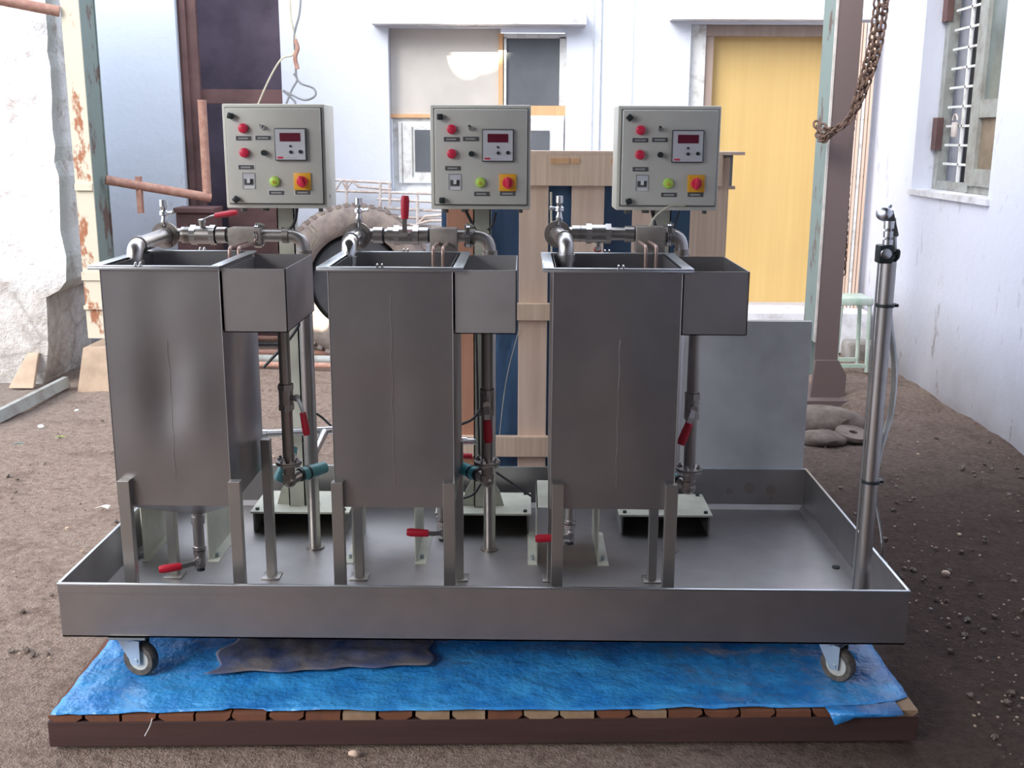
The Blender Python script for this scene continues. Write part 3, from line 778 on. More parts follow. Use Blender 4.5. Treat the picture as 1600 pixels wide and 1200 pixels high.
def tarp():
    from mathutils import noise
    z0 = .0885
    mb = MB('tarp'); bm = mb.bm
    fl = gz(79, 1124, z0); fr = gz(1418, 1093, z0); br = gz(1352, 1003, z0); bl = gz(168, 1003, z0)
    # extend towards the back of the pallet
    dl = (bl-fl); dr_ = (br-fr); 
    BL = Vector((fl.x-.01, 3.72, z0)); BR = Vector((1.06, 3.75, z0))
    BR.x = fr.x+(br.x-fr.x)*((BR.y-fr.y)/(br.y-fr.y))*.35+.0
    nx, ny = 150, 70
    fe = [(79, 1120), (300, 1114), (900, 1111), (1290, 1106), (1345, 1104), (1395, 1099), (1418, 1090)]
    def edge(u):
        px = 79+(1418-79)*u
        for (a, ya), (b_, yb) in zip(fe[:-1], fe[1:]):
            if px <= b_+1e-6: return gz(px, ya+(yb-ya)*(px-a)/(b_-a), z0)
    rr = random.Random(2)
    def pt(u, v):
        f = edge(u); b = BL.lerp(BR, u)
        # front edge is slightly wavy
        p = f.lerp(b, v)
        if v == 0: p.y += .006*noise.noise(Vector((u*25, 1, 0)))+ (.012 if u > .2 and u < .25 else 0)
        e = min(u, 1-u)*6; w_ = .5+.5*max(0, 1-e)
        # rumpled near both ends, smoother in the middle
        hh = 0
        q = Vector((p.x*7, p.y*7, 0))
        hh += abs(noise.noise(q))*.012*w_+abs(noise.noise(q*2.7))*.008*w_
        hh += abs(noise.noise(Vector((p.x*2, p.y*12, 5))))*.006
        for (wx, wy) in ((-1.02, 2.66), (.85, 2.66)):
            d = math.hypot(p.x-wx, p.y-wy); hh *= min(1, max(.0, (d-.02)/.1))
        p.z = z0+.001+hh
        return p
    g = [[bm.verts.new(pt(i/nx, j/ny)) for i in range(nx+1)] for j in range(ny+1)]
    for j in range(ny):
        for i in range(nx): bm.faces.new((g[j][i], g[j][i+1], g[j+1][i+1], g[j+1][i]))
    # flap hanging over the front edge on the right
    a = [gz(1290, 1110, z0), gz(1345, 1109, z0), gz(1400, 1103, z0)]
    Yf = min(p.y for p in a)-.012
    t0 = [bm.verts.new((p.x, p.y+.01, z0+.006)) for p in a]
    t1 = [bm.verts.new((p.x+.004, Yf-.012, z0+.004)) for p in a]
    low = [at(1302, 1129, Yf), at(1335, 1117, Yf), at(1398, 1106, Yf)]
    t2 = [bm.verts.new((p.x, Yf-.014, min(p.z, z0))) for p in low]
    for k in range(2):
        bm.faces.new((t0[k], t0[k+1], t1[k+1], t1[k])); bm.faces.new((t1[k], t1[k+1], t2[k+1], t2[k]))
    o = mb.build('tarpaulin')
    sm = o.modifiers.new('thick', 'SOLIDIFY'); sm.thickness = .0012; sm.offset = 0
    tag(o, 'bright blue crumpled plastic tarp spread over the pallet under the tray', 'tarp')
    # darker crumpled sheet
    mb = MB('tarp_brown'); bm = mb.bm
    A = gz(318, 1052, z0+.02); B = gz(668, 1046, z0+.02); Cc = Vector((B.x-.02, 3.4, 0)); D = Vector((A.x+.12, 3.4, 0))
    nx, ny = 60, 50
    def p2(u, v):
        p = A.lerp(B, u).lerp(D.lerp(Cc, u), v)
        p.y += (1-v)*.02*noise.noise(Vector((u*7, 2, 0)))+(1-v)*.03*u; p.x += .05*noise.noise(Vector((7, v*9, u*3)))*(abs(u-.5)*2)
        h = abs(noise.noise(Vector((p.x*9, p.y*14, 1))))*.018+abs(noise.noise(Vector((p.x*24, p.y*30, 3))))*.008
        ed = min(v*12, 1)*min(min(u, 1-u)*10, 1)
        return Vector((p.x, p.y, z0+.018+h*ed))
    g = [[bm.verts.new(p2(i/nx, j/ny)) for i in range(nx+1)] for j in range(ny+1)]
    for j in range(ny):
        for i in range(nx): bm.faces.new((g[j][i], g[j][i+1], g[j+1][i+1], g[j+1][i]))
    o = mb.build('plastic_sheet'); sm = o.modifiers.new('thick', 'SOLIDIFY'); sm.thickness = .001; sm.offset = 0
    tag(o, 'greyish brown crumpled plastic sheet lying on the blue tarp under the tray', 'plastic sheet')
    a = Vector((-.86, 2.42, .086))
    mb = MB('white_plastic'); mb.tube(bez([at(238, 1122, 2.43), at(234, 1135, 2.42), at(226, 1150, 2.42)], 4), .0012, 5)
    tag(mb.build('thread'), 'white thread hanging from the left front edge of the blue tarp', 'thread')
tarp()

# ------------------------------------------------------------------ tray
TX0, TX1, TY0, TY1, TZ = -1.217, 1.01, 2.63, 3.69, .36
def tray():
    c = thing('wheeled_tray', ((TX0+TX1)/2, (TY0+TY1)/2, .0885), 'large shallow stainless steel drip tray on casters carrying three tanks', 'tray')
    t = .004
    b = FL-.004
    mb = MB('tray')
    mb.box((TX0, TY0, b), (TX1, TY1, FL))
    mb.box((TX0, TY0, b), (TX1, TY0+t, TZ)).box((TX0, TY1-t, b), (TX1, TY1, TZ))
    mb.box((TX0, TY0+t, b), (TX0+t, TY1-t, TZ)).box((TX1-t, TY0+t, b), (TX1, TY1-t, TZ))
    # folded seam just under the front rim and coved inner edges
    mb.box((TX0, TY0-.004, TZ-.022), (TX1, TY0, TZ))
    for (x, s) in ((TX0+t, 1), (TX1-t, -1)):
        mb.prism([(x, TY0+t, FL), (x+s*.018, TY0+t, FL), (x, TY0+t, FL+.018)], (0, TY1-TY0-2*t, 0))
    mb.prism([(TX0+t, TY1-t, FL), (TX0+t, TY1-t-.015, FL), (TX0+t, TY1-t, FL+.015)], (TX1-TX0-2*t, 0, 0))
    mb.build('basin', c, smooth=False)
    mb = MB('rim'); r = .0035
    mb.box((TX0-.002, TY0-.003, TZ), (TX1+.002, TY0+.006, TZ+.004), bev=.0015).box((TX0-.002, TY1-.006, TZ), (TX1+.002, TY1+.002, TZ+.004), bev=.0015)
    mb.box((TX0-.002, TY0, TZ), (TX0+.006, TY1, TZ+.004), bev=.0015).box((TX1-.006, TY0, TZ), (TX1+.002, TY1, TZ+.004), bev=.0015)
    mb.build('rim', c)
    x0 = at(1060, 600, TY1-.01).x; zt = at(1200, 503, TY1-.01).z
    mb = MB('splash'); mb.box((x0, TY1+.002, TZ-.05), (TX1-.012, TY1+.006, zt-.0), bev=.001)
    mb.build('splash_panel', c, smooth=False)
    mb = MB('tray'); mb.box((x0, TY1+.006, zt-.012), (TX1-.012, TY1+.03, zt)).box((TX1-.016, TY1+.006, TZ-.05), (TX1-.012, TY1+.03, zt)); mb.build('panel_return', c, smooth=False)
    # three drain marks on the back wall and a drain plug
    for px, py, r_ in ((1140, 768, .012), (1172, 763, .02), (1205, 766, .018), (1205, 779, .006)):
        p = at(px, py, TY1-.006); MB('darkpipe').cyl((p.x, TY1-t-.0015, p.z), (p.x, TY1-t+.001, p.z), r_, seg=20).build('wall_boss', c)
    p = gz(1306, 887, FL); MB('black').cyl((p.x, p.y, FL), (p.x, p.y, FL+.004), .012).build('drain_plug', c)
    # casters
    for (x, y, a) in ((-1.045, 2.665, .35), (.835, 2.68, 1.2), (-1.05, 3.55, .4), (.86, 3.55, .9)):
        u = Vector((cos(a), sin(a), 0)); v = Vector((-sin(a), cos(a), 0)); R = .048
        u = Vector((.96, -.26, 0)).normalized() if x < 0 else Vector((.70, -.71, 0)).normalized(); v = Vector((-u.y, u.x, 0))
        top = Vector((x, y, b)); hub = top+u*.022; hub.z = .0895+R
        mb = MB('zinc'); mb.box((x-.05, y-.045, b-.004), (x+.05, y+.045, b)).cyl((x, y, b-.018), (x, y, b-.004), .028)
        m = Matrix(((u.x, v.x, 0, x), (u.y, v.y, 0, y), (0, 0, 1, 0), (0, 0, 0, 1)))
        for s in (-1, 1):
            mb.prism([m @ Vector(p) for p in ((-.03, s*.021, b-.018), (.036, s*.021, b-.018), (.034, s*.021, hub.z-.008), (.012, s*.021, hub.z-.012))], v*s*.003)
        mb.prism([m @ Vector(p) for p in ((-.03, -.024, b-.018), (.036, -.024, b-.018), (.036, .024, b-.018), (-.03, .024, b-.018))], (0, 0, .004))
        fk = mb.build('caster_fork', c)
        mb = MB('rubber'); mb.lathe([(.03, -.014), (R-.004, -.015), (R, -.008), (R, .008), (R-.004, .015), (.03, .014)], hub, v, 32, closed=True)
        wh = mb.build('caster_wheel', c)
        mb = MB('wheelhub', 'zinc'); mb.lathe([(.002, -.0145), (.03, -.0125), (.031, -.013), (.031, .013), (.03, .0125), (.002, .0145)], hub, v, 28)
        mb.use(1).cyl(hub-v*.026, hub+v*.026, .007); mb.build('wheel_hub', wh)
tray()

# ------------------------------------------------------------------ shared fittings
def flange_disc(mb, c, ax, r, t=.009, bolts=4, boltmi=None):
    ax = Vector(ax).normalized(); c = Vector(c)
    mb.cyl(c-ax*t, c-ax*.0008, r, seg=28).cyl(c+ax*.0008, c+ax*t, r, seg=28)
    u = ax.orthogonal().normalized(); v = ax.cross(u)
    for k in range(bolts):
        a = 2*pi*k/bolts+.4; p = c+(u*cos(a)+v*sin(a))*r*.76
        mb.cyl(p-ax*(t+.008), p+ax*(t+.012), .0045, seg=6).cyl(p-ax*(t+.006), p-ax*t, .0085, seg=6).cyl(p+ax*t, p+ax*(t+.006), .0085, seg=6)
def ball_valve(parent, c, ax, stem, lever, L=.06, R=.026, lev=.1, mt='pipe'):
    """hexagon ball valve body along ax, stem direction, lever direction"""
    c, ax, stem, lever = Vector(c), Vector(ax).normalized(), Vector(stem).normalized(), Vector(lever).normalized()
    mb = MB(mt, 'thread')
    mb.cyl(c-ax*L/2, c+ax*L/2, R, seg=16).cyl(c-ax*L/2, c-ax*L*.28, R*1.12, seg=6).cyl(c+ax*L*.28, c+ax*L/2, R*1.12, seg=6)
    mb.cyl(c+stem*R*.7, c+stem*(R+.016), .009, seg=12)
    mb.use(1).cyl(c-ax*(L/2+.012), c-ax*L/2, R*.72).cyl(c+ax*L/2, c+ax*(L/2+.012), R*.72)
    body = mb.build('ball_valve', parent)
    s0 = c+stem*(R+.014)
    w = lever.cross(stem).normalized()*.007
    mb = MB('pipe'); mb.cyl(s0-stem*.003, s0+stem*.007, .011, seg=6)
    k = s0+lever*lev*.25+stem*.012; e = s0+lever*lev*.45+stem*.014
    for a, b in ((s0-lever*.008, k), (k, e)):
        mb.prism([a-w, a+w, b+w, b-w], stem*.003)
    mb.build('lever', body)
    mb = MB('red'); a = s0+lever*lev*.4+stem*.014; b = s0+lever*lev*1.05+stem*.016
    q = []
    W = w.normalized()*.0115
    mb.tube([a, a.lerp(b, .3), a.lerp(b, .8), b], [.0078, .0088, .0095, .0075], 10)
    # flatten sleeve across the stem direction: widen along w
    mid = (a+b)/2
    for v in mb.bm.verts:
        d = v.co-mid; s_ = d.dot(w.normalized()); v.co += w.normalized()*s_*.35
    o = mb.build('lever_sleeve', body); o['label'] = 'red vinyl lever sleeve'
    return body

# ------------------------------------------------------------------ tanks
# unit: tank x0,x1 ; overflow x1.. ; outlet
TY, TB = 2.73, 3.095
TZ0, TZ1 = .545, 1.183
def tank(x0, x1, ox, outlet, label, k):
    c = thing('steel_tank', ((x0+x1)/2, (TY+TB)/2, FL), label, 'tank', 'three stainless process tanks')
    t = .0025
    mb = MB('tank')
    b = .545
    # thin walls with a dished sheet: subdivided panels
    from mathutils import noise
    def panel(p00, du, dv, nrm, nu=14, nv=26, amp=.004, seed=0):
        g = []
        for j in range(nv+1):
            row = []
            for i in range(nu+1):
                u, v = i/nu, j/nv
                e = sin(pi*u)**1.5*sin(pi*v)
                d = amp*e*(noise.noise(Vector((u*2.2+seed, v*2.4, seed*1.7)))+.15)
                row.append(mb.bm.verts.new(Vector(p00)+Vector(du)*u+Vector(dv)*v+Vector(nrm)*d))
            g.append(row)
        for j in range(nv):
            for i in range(nu): mb.bm.faces.new((g[j][i], g[j][i+1], g[j+1][i+1], g[j+1][i]))
    H = TZ1-b
    amp = (.026, .005, .005)[k]
    panel((x0, TY, b), (x1-x0, 0, 0), (0, 0, H), (0, -1, 0), amp=amp, seed=k*3+1)
    panel((x1, TY, b), (0, TB-TY, 0), (0, 0, H), (1, 0, 0), amp=amp, seed=k*3+2)
    panel((x0, TB, b), (0, TY-TB, 0), (0, 0, H), (-1, 0, 0), amp=.005, seed=k*3+3)
    panel((x1, TB, b), (x0-x1, 0, 0), (0, 0, H), (0, 1, 0), amp=.005, seed=k*3+5)
    # inner faces of the sheet
    i_ = (.017, .007, .007)[k]
    mb.box((x0+i_, TY+i_, b), (x1-i_, TY+i_+.001, TZ1)).box((x0+i_, TB-i_-.001, b), (x1-i_, TB-i_, TZ1)).box((x0+i_, TY+i_, b), (x0+i_+.001, TB-i_, TZ1)).box((x1-i_-.001, TY+i_, b), (x1-i_, TB-i_, TZ1))
    body = mb.build('tank_body', c)
    # hopper bottom
    mb = MB('tank'); ap = Vector((outlet[0], outlet[1], b-.085 if k == 0 else b-.03))
    q = [mb.bm.verts.new(p) for p in ((x0, TY, b), (x1, TY, b), (x1, TB, b), (x0, TB, b))]
    r_ = .02; e = [mb.bm.verts.new(ap+Vector((sx*r_, sy*r_, 0))) for sx, sy in ((-1, -1), (1, -1), (1, 1), (-1, 1))]
    for i in range(4): mb.bm.faces.new((q[i], q[(i+1) % 4], e[(i+1) % 4], e[i]))
    mb.bm.faces.new(e)
    o = mb.build('hopper_bottom', c, smooth=False); s = o.modifiers.new('thick', 'SOLIDIFY'); s.thickness = .002; s.offset = -1
    # weld seams
    for xx, r_ in ((x0, .0014), (x1, .0014)): MB('leg').cyl((xx, TY, b), (xx, TY, TZ1), r_, seg=8).build('corner_weld', c)
    xm = x0+(x1-x0)*(.52, .5, .53)[k]
    def fy(v):
        u = (xm-x0)/(x1-x0); e = sin(pi*u)**1.5*sin(pi*v); sd = k*3+1
        return TY-amp*e*(noise.noise(Vector((u*2.2+sd, v*2.4, sd*1.7)))+.15)
    va, vb = ((.12, .7), (.1, .9), (.1, .72))[k]
    MB('leg').tube([(xm+.0015*sin(i*1.3), fy(va+(vb-va)*i/20)-.0002, b+H*(va+(vb-va)*i/20)) for i in range(21)], .0013, 6).build('weld_seam', c)
    # rim flange
    rl, rr_ = (.028, .004 if k == 0 else .028)
    a0, a1, y0, y1 = x0-rl, x1+rr_, TY-.008, TB+.02
    mb = MB('rim'); z = TZ1; w_ = .03
    mb.box((a0, y0, z), (a1, y0+.014, z+.004), bev=.001).box((a0, y1-.02, z), (a1, y1, z+.004), bev=.001)
    mb.box((a0, y0, z), (a0+w_, y1, z+.0035), bev=.001).box((a1-w_*.9, y0, z), (a1, y1, z+.0035), bev=.001)
    mb.box((a0, y0, z-.007), (a1, y0+.002, z), bev=.0005)
    mb.build('rim_flange', c)
    for xx, yy in ((x0+(x1-x0)*(.33, .42, .52)[k], y0+.004), (x0+(x1-x0)*.5, y1-.006)):
        for d in (-.006, .006): MB('chrome').tube(elbow((xx+d, yy+.012, z+.004), (xx+d, yy, z+.013), (xx+d, yy-.008, z+.002), .006), .0025, 8).build('rim_clip', c)
    # legs
    zt = .545+.075
    fpx = ((199, 370), (529, 702), (871, 1047))[k]; rpx = ((269, 422), (560, 717), (862, 1020))[k]
    for lx, ly, top, front in [(at(p, 830, TY-.02).x, TY-.025, zt, 1) for p in fpx]+[(at(p, 870, 3.02).x, 3.02, TZ0+.1, 0) for p in rpx]:
        w2 = .0155 if front else .013
        mb = MB('leg'); mb.box((lx-w2, ly, FL+.004), (lx+w2, ly+.0245 if front else ly+.03, top), bev=.001)
        lg = mb.build('leg', c, smooth=False)
        MB('leg').box((lx-.027, ly-.014, FL), (lx+.027, ly+.04, FL+.005), bev=.001).build('foot_plate', lg)
    # overflow box
    bz0 = TZ1-.168
    mb = MB('boxsteel' if k == 1 else 'tray'); f0 = TY+.006; f1 = TB; xo0, xo1 = x1+.003, ox
    tt = .0025
    mb.box((xo0, f0, bz0), (xo1, f1, bz0+tt)).box((xo0, f0, bz0), (xo1, f0+tt, TZ1-.004)).box((xo0, f1-tt, bz0), (xo1, f1, TZ1-.004)).box((xo1-tt, f0, bz0), (xo1, f1, TZ1-.004)).box((xo0, f0, bz0), (xo0+tt, f1, TZ1-.01))
    mb.build('overflow_box', c, smooth=False)
    # drain
    oz = ap.z; vz = outlet[2]
    mb = MB('pipe'); mb.cyl((ap.x, ap.y, oz+.012), (ap.x, ap.y, vz+.03), .0155).cyl((ap.x, ap.y, oz-.035), (ap.x, ap.y, oz-.012), .019)
    mb.cyl((ap.x, ap.y, vz+.028), (ap.x, ap.y, vz+.038), .0185, seg=16)
    dp = mb.build('drain_pipe', c)
    ball_valve(c, (ap.x, ap.y, vz), (0, 0, -1), (0, -1, 0), outlet[3], L=.05, R=.0165, lev=.095)
tank(-1.079, -.775, -.607, (at(312, 860, 2.92).x, 2.92, at(312, 872, 2.92).z, (-1, -.25, -.08)), 'leftmost steel tank, highlight-streaked, with hopper bottom and drain valve in view', 0)
tank(-.498, -.181, -.018, (at(692, 826, 2.95).x, 2.95, at(688, 826, 2.95).z, (-1, 0, .06)), 'middle steel tank, plain dark front, standing before the crate planks', 1)
tank(.075, .402, .573, (at(890, 831, 2.95).x, 2.95, at(888, 831, 2.95).z, (-1, 0, -.04)), 'rightmost steel tank, standing next to the empty end of the tray and splash panel', 2)

# ------------------------------------------------------------------ pipework
PY = 3.27
def pipework(k, label):
    # px: elbow into tank, flange, needle, valve centre, lever, block, probes, flange2, corner
    U = [dict(el=(197, 386), fl=(262, 372), nd=(260, 353, 312), vx=(318, 367), st=(0, -.2, 1), lv=(1, 0, .12), bl=(357, 407, 360, 381), pb=(366, 380), f2=404, cx=474, y0=374, y1=362, zvx=(447, 620), vl=(1, -.6, -.9), fz=722),
         dict(el=(545, 374), fl=(561, 368), nd=(565, 348, 309), vx=(635, 368), st=(0, -1, .2), lv=(.04, 0, 1), bl=(672, 714, 362, 396), pb=(679, 694), f2=732, cx=765, y0=368, y1=369, zvx=(761, 628), vl=(.05, 0, -1), fz=722),
         dict(el=(885, 372), fl=(871, 366), nd=(868, 346, 306), vx=(935, 367), st=(0, .1, -1), lv=(.05, 1, 0), bl=(993, 1040, 362, 396), pb=(1006, 1022), f2=1044, cx=1066, y0=366, y1=366, zvx=(1081, 634), vl=(-.35, 0, -1), fz=733)][k]
    zc = at(U['cx'], (U['y1']+U['y0'])/2, PY).z
    X = lambda px: at(px, 368, PY).x
    c = thing('pipework', (X(U['cx']), 3.31, FL), label, 'pipework', 'stainless pipe runs behind the tanks')
    xc = X(U['cx']); R = .0195
    fx = X(U['fl'][0])
    # main run and descending leg
    mb = MB('pipe'); mb.tube(elbow((fx+.03, PY, zc), (xc, PY, zc), (xc, PY, FL+.006), .045), [R]*9+[R*.88], 16)
    mb.build('main_pipe', c)
    mb = MB('darkpipe'); mb.cyl((xc, PY, FL), (xc, PY, FL+.006), .03).build('foot_disc', c); MB('darkpipe').cyl((xc, PY, zc-.062), (xc, PY, zc-.044), .0235).build('pipe_collar', c); MB('darkpipe').cyl((xc-.062, PY, zc), (xc-.044, PY, zc), .0235).build('pipe_collar', c)
    # threads/unions
    for px in (U['fl'][0]+30, U['vx'][0]-22, U['bl'][0]-10):
        x = X(px); MB('pipe', 'thread').cyl((x-.014, PY, zc), (x+.014, PY, zc), .0245, seg=12).use(1).cyl((x+.014, PY, zc), (x+.02, PY, zc), .0215).build('union', c)
    # flange facing camera with elbow into tank
    fc = Vector((fx, PY-.02, zc))
    mb = MB('darkpipe'); flange_disc(mb, fc, (0, 1, 0), .04, .006, 4); mb.cyl(fc, fc+Vector((.035, .02, 0)), R*.9); mb.build('flange', c)
    ey = 3.04 if k else 2.95; e = at(*U['el'], ey); e.x += (0 if k else .022); ez = zc if k else zc-.005
    down = [Vector((fx, PY-.03, zc)), Vector((fx+(e.x-fx)*.35, PY-.08, zc)), Vector((e.x, ey, ez)), Vector((e.x, ey, ez-.1))]
    mb = MB('chrome' if k == 1 else 'pipe'); P_ = elbow(down[0], down[2], Vector((e.x, ey, TZ1-.06)), .035)
    mb.tube(P_, R*1.12, 16)
    mb.cyl((e.x, ey, ez-.038), (e.x, ey, ez-.058), R*1.3)
    d = (down[2]-down[0]).normalized(); mb.cyl(down[2]-d*.055, down[2]-d*.036, R*1.3).cyl(down[0]+d*.002, down[0]+d*.02, R*1.3)
    mb.build('inlet_elbow', c)
    # needle valve
    n0 = at(U['nd'][0], U['nd'][1], PY-.02); n1 = at(U['nd'][0], U['nd'][2], PY-.02)
    n0.x = fx+(0.004 if k != 0 else -.0)
    mb = MB('chrome'); h = n1.z-n0.z
    mb.lathe([(.007, -.02), (.008, 0), (.0115, h*.1), (.0085, h*.3), (.0075, h*.38), (.0135, h*.42), (.0135, h*.56), (.0075, h*.6), (.009, h*.7), (.0115, h*.74), (.0115, h), (.004, h)], (n0.x, PY-.02, n0.z), (0, 0, 1), 14)
    s = -1 if k == 2 else 1
    mb.tube([(n0.x, PY-.02, n0.z+h*.5), (n0.x+s*.03, PY-.028, n0.z+h*.53)], [.004, .006], 10)
    mb.build('needle_valve', c)
    # ball valve in the run
    ball_valve(c, (X(U['vx'][0]), PY, zc), (1, 0, 0), U['st'], U['lv'], L=.075, R=.027, lev=.105)
    # sensor block, probes
    b0, b1 = at(U['bl'][0], U['bl'][3], PY-.03), at(U['bl'][1], U['bl'][2], PY-.03)
    zb0 = zc-.06 if k else zc-.035
    MB('block').box((b0.x, PY-.035, zb0+.005), (b1.x, PY+.028, zc+.024), bev=.003).build('sensor_block', c)
    for px in U['pb']:
        x = at(px, 385, 3.1).x
        mb = MB('copper'); mb.tube(elbow((x, PY-.03, zc-.02), (x, 3.045, zc-.015), (x, 3.045, TZ1-.3), .022), .005, 10); mb.build('probe', c)
    mb = MB('chrome'); flange_disc(mb, (X(U['f2']), PY, zc), (1, 0, 0), .038, .005, 4); mb.build('flange', c)
    # outlet from overflow box with ball valve, flange and elbow
    vy = 2.96
    v = at(U['zvx'][0], U['zvx'][1], vy); x = v.x; fz = at(x and U['zvx'][0], U['fz'], vy).z
    zt = TZ1-.168
    MB('darkpipe').cyl((x, vy, zt), (x, vy, fz-.05), .0165).build('overflow_pipe', c)
    ball_valve(c, (x, vy, v.z), (0, 0, 1), (.9, -.4, 0) if k == 0 else (0, -1, 0), (.15, -.1, -1) if k == 0 else U['vl'], L=.075, R=.0205, lev=.1, mt='darkpipe')
    mb = MB('pipe'); flange_disc(mb, (x, vy, fz), (0, 0, 1), .037, .005, 4); mb.build('pipe_flange', c)
    mb = MB('darkpipe')
    side = 1 if k == 0 else -1
    el = Vector((x, vy, fz-.055))
    mb.ball(el, .021).cyl(el, el+Vector((0, 0, .02)), .02, seg=8).tube([el, el+Vector((side*.035, .03, .012))], .016, 12)
    mb.build('elbow', c)
    mb = MB('cyan' if k else 'teal', 'black'); a = el+Vector((side*.03, .026, .01)); b = el+Vector((side*.085, .09, .012))
    d = (b-a).normalized(); mb.cyl(a, b, .0205, .018).use(1).cyl(a-d*.008, a, .0195).cyl(a+d*.02, a+d*.026, .0215)
    o = mb.build('hose_coupling', c); o['label'] = 'teal plastic hose coupling' if k == 0 else 'light cyan plastic hose coupling'
    if k == 0:
        q = Vector((-.745, 3.16, .48)); mb = MB('teal'); mb.tube([q, q+Vector((.03, .0, .06)), q+Vector((.04, .02, .1))], [.02, .022, .015], 12); mb.build('hose_coupling', c)
        # manifold pipe behind the rack
        z = at(460, 677, 3.42).z
        mb = MB('chrome'); mb.cyl(at(404, 678, 3.42), at(520, 672, 3.42), .013); mb.cyl(at(508, 674, 3.42), at(492, 706, 3.3), .0135).cyl(at(408, 678, 3.42), at(418, 678, 3.42), .0165)
        mb.build('cross_pipe', c)
    if k == 1:
        MB('red').cyl(at(716, 712, 3.35), at(738, 713, 3.35), .009).build('lever_sleeve', c); mb = MB('chrome'); mb.cyl(at(700, 689, 3.4), at(744, 690, 3.4), .011).cyl(at(715, 689, 3.4), at(730, 689, 3.4), .014)
        mb.build('cross_pipe', c)
pipework(0, 'pipe run behind the leftmost tank, its top lever lying horizontal')
pipework(1, 'pipe run behind the middle tank with a red lever standing upright on top')
pipework(2, 'pipe run behind the rightmost tank, with no lever showing on the top pipe')

# ------------------------------------------------------------------ control panels
def panel(k, x0, x1, label):
    Yf = 3.35; z0, z1 = 1.292, 1.603
    px = [447, 753, 1034][k]; post_x = at(px, 360, 3.46).x
    c = thing('control_panel', (post_x, 3.5, FL), label, 'control panel', 'cream control panels on posts')
    D = .16
    MB('cream').box((x0, Yf, z0), (x1, Yf+D, z1), bev=.004).build('enclosure', c)
    mb = MB('gasket'); mb.box((x0+.010, Yf-.004, z0+.012), (x1-.008, Yf, z1-.010)); mb.build('door_gasket', c, smooth=False)
    dx0, dx1, dz0, dz1 = x0+.014, x1-.011, z0+.016, z1-.013
    mb = MB('cream_door'); mb.box((dx0, Yf-.018, dz0), (dx1, Yf-.004, dz1), bev=.003); door = mb.build('door', c)
    for gx, gy, gr in ((x0+.04, .05, .01), (x1-.03, .05, .007), (x0+.1, .08, .012)): MB('gasket').cyl((gx, Yf+gy, z0-.013), (gx, Yf+gy, z0), gr).build('cable_gland', c)
    if k == 0:
        mb = MB('gasket'); mb.cyl((x1-.0005, Yf+.05, z0+.035), (x1+.001, Yf+.05, z0+.035), .006); mb.build('side_hole', c)
    y = Yf-.018
    W = x1-x0
    sx = W/.305
    def P(u, v): return x0+u*sx, z1-v
    def knob(u, v):
        X, Z = P(u, v); a = (.2, 0, .7)[k]+v*2
        mb = MB('black'); mb.cyl((X, y-.004, Z), (X, y, Z), .008); mb.obox((X, y-.011, Z), (.018, .014, .018), (0, a if k != 1 else 0, 0), bev=.003); mb.build('latch_knob', door)
    knob(.032, .036); knob(.036, .283)
    for u, v in ((.066, .072), (.066, .144)):
        X, Z = P(u, v); mb = MB('btn_red', 'cream'); mb.lathe([(.0145, 0), (.0145, .006), (.0135, .012), (.011, .014), (.002, .0145)], (X, y, Z), (0, -1, 0), 24)
        mb.build('push_button', door)
    X, Z = P(.124, .069); mb = MB('chrome'); mb.cyl((X, y-.006, Z), (X, y, Z), .0075, seg=10).tube([(X, y-.004, Z), (X-.003, y-.022, Z+.006)], [.003, .0045], 10); mb.build('toggle_switch', door)
    X, Z = P(.126, .144); mb = MB('black'); mb.cyl((X, y-.014, Z), (X, y, Z), .0085, seg=16); mb.build('black_knob', door)
    # engraved nameplates (lettering is too small to read in the photograph: rows of tiny strokes)
    rr = random.Random(20+k)
    for i, (u, v) in enumerate(((.066, .1015), (.124, .100), (.069, .187), (.157, .263), (.236, .262))):
        X, Z = P(u, v); mb = MB('label', 'plate_text', 'white_plastic')
        if k == 0: mb.use(2).box((X-.0265, y-.0008, Z-.0085), (X+.0265, y, Z+.0085))
        mb.use(0).box((X-.0235, y-.0014, Z-.0065), (X+.0235, y, Z+.0065)).use(1)
        xx = X-.016
        while xx < X+.013:
            w_ = rr.uniform(.0015, .0035); mb.box((xx, y-.0017, Z-.0025), (xx+w_, y-.0013, Z+.0022)); xx += w_+.0012
        mb.build('nameplate', door, smooth=False)
    X, Z = P(.075, .228); mb = MB('meter_face', 'label', 'white_plastic')
    mb.box((X-.0185, y-.002, Z-.024), (X+.0185, y, Z+.024)).use(1).box((X-.014, y-.003, Z-.012), (X+.014, y-.002, Z+.006)).box((X-.0185, y-.0026, Z-.024), (X-.0172, y-.0018, Z+.024)).box((X-.0185, y-.0026, Z+.0225), (X+.0185, y-.0018, Z+.024)).use(2).box((X-.004, y-.008, Z-.006), (X+.005, y-.003, Z+.008)).box((X-.012, y-.003, Z-.023), (X+.0175, y-.002, Z-.016))
    mb.build('breaker_window', door, smooth=False)
    X, Z = P(.153, .229); mb = MB('btn_green', 'yellow', 'white_plastic'); mb.lathe([(.0155, 0), (.0155, .006), (.0135, .010), (.008, .012), (.002, .013)], (X, y, Z), (0, -1, 0), 24)
    mb.use(1).box((X-.004, y-.0145, Z-.005), (X-.001, y-.012, Z+.003)).box((X+.002, y-.0145, Z-.006), (X+.005, y-.012, Z+.0))
    mb.build('indicator_lamp', door)
    X, Z = P(.236, .229); mb = MB('yellow'); mb.box((X-.026, y-.006, Z-.026), (X+.026, y, Z+.026), bev=.002); yp = mb.build('isolator_plate', door)
    mb = MB('btn_red'); mb.lathe([(.0165, 0), (.0165, .006), (.014, .010), (.002, .011)], (X, y-.006, Z), (0, -1, 0), 24)
    mb.obox((X, y-.02, Z), (.011, .016, .036), (0, (-.35, -.1, .1)[k], 0), bev=.004); mb.build('rotary_switch', door)
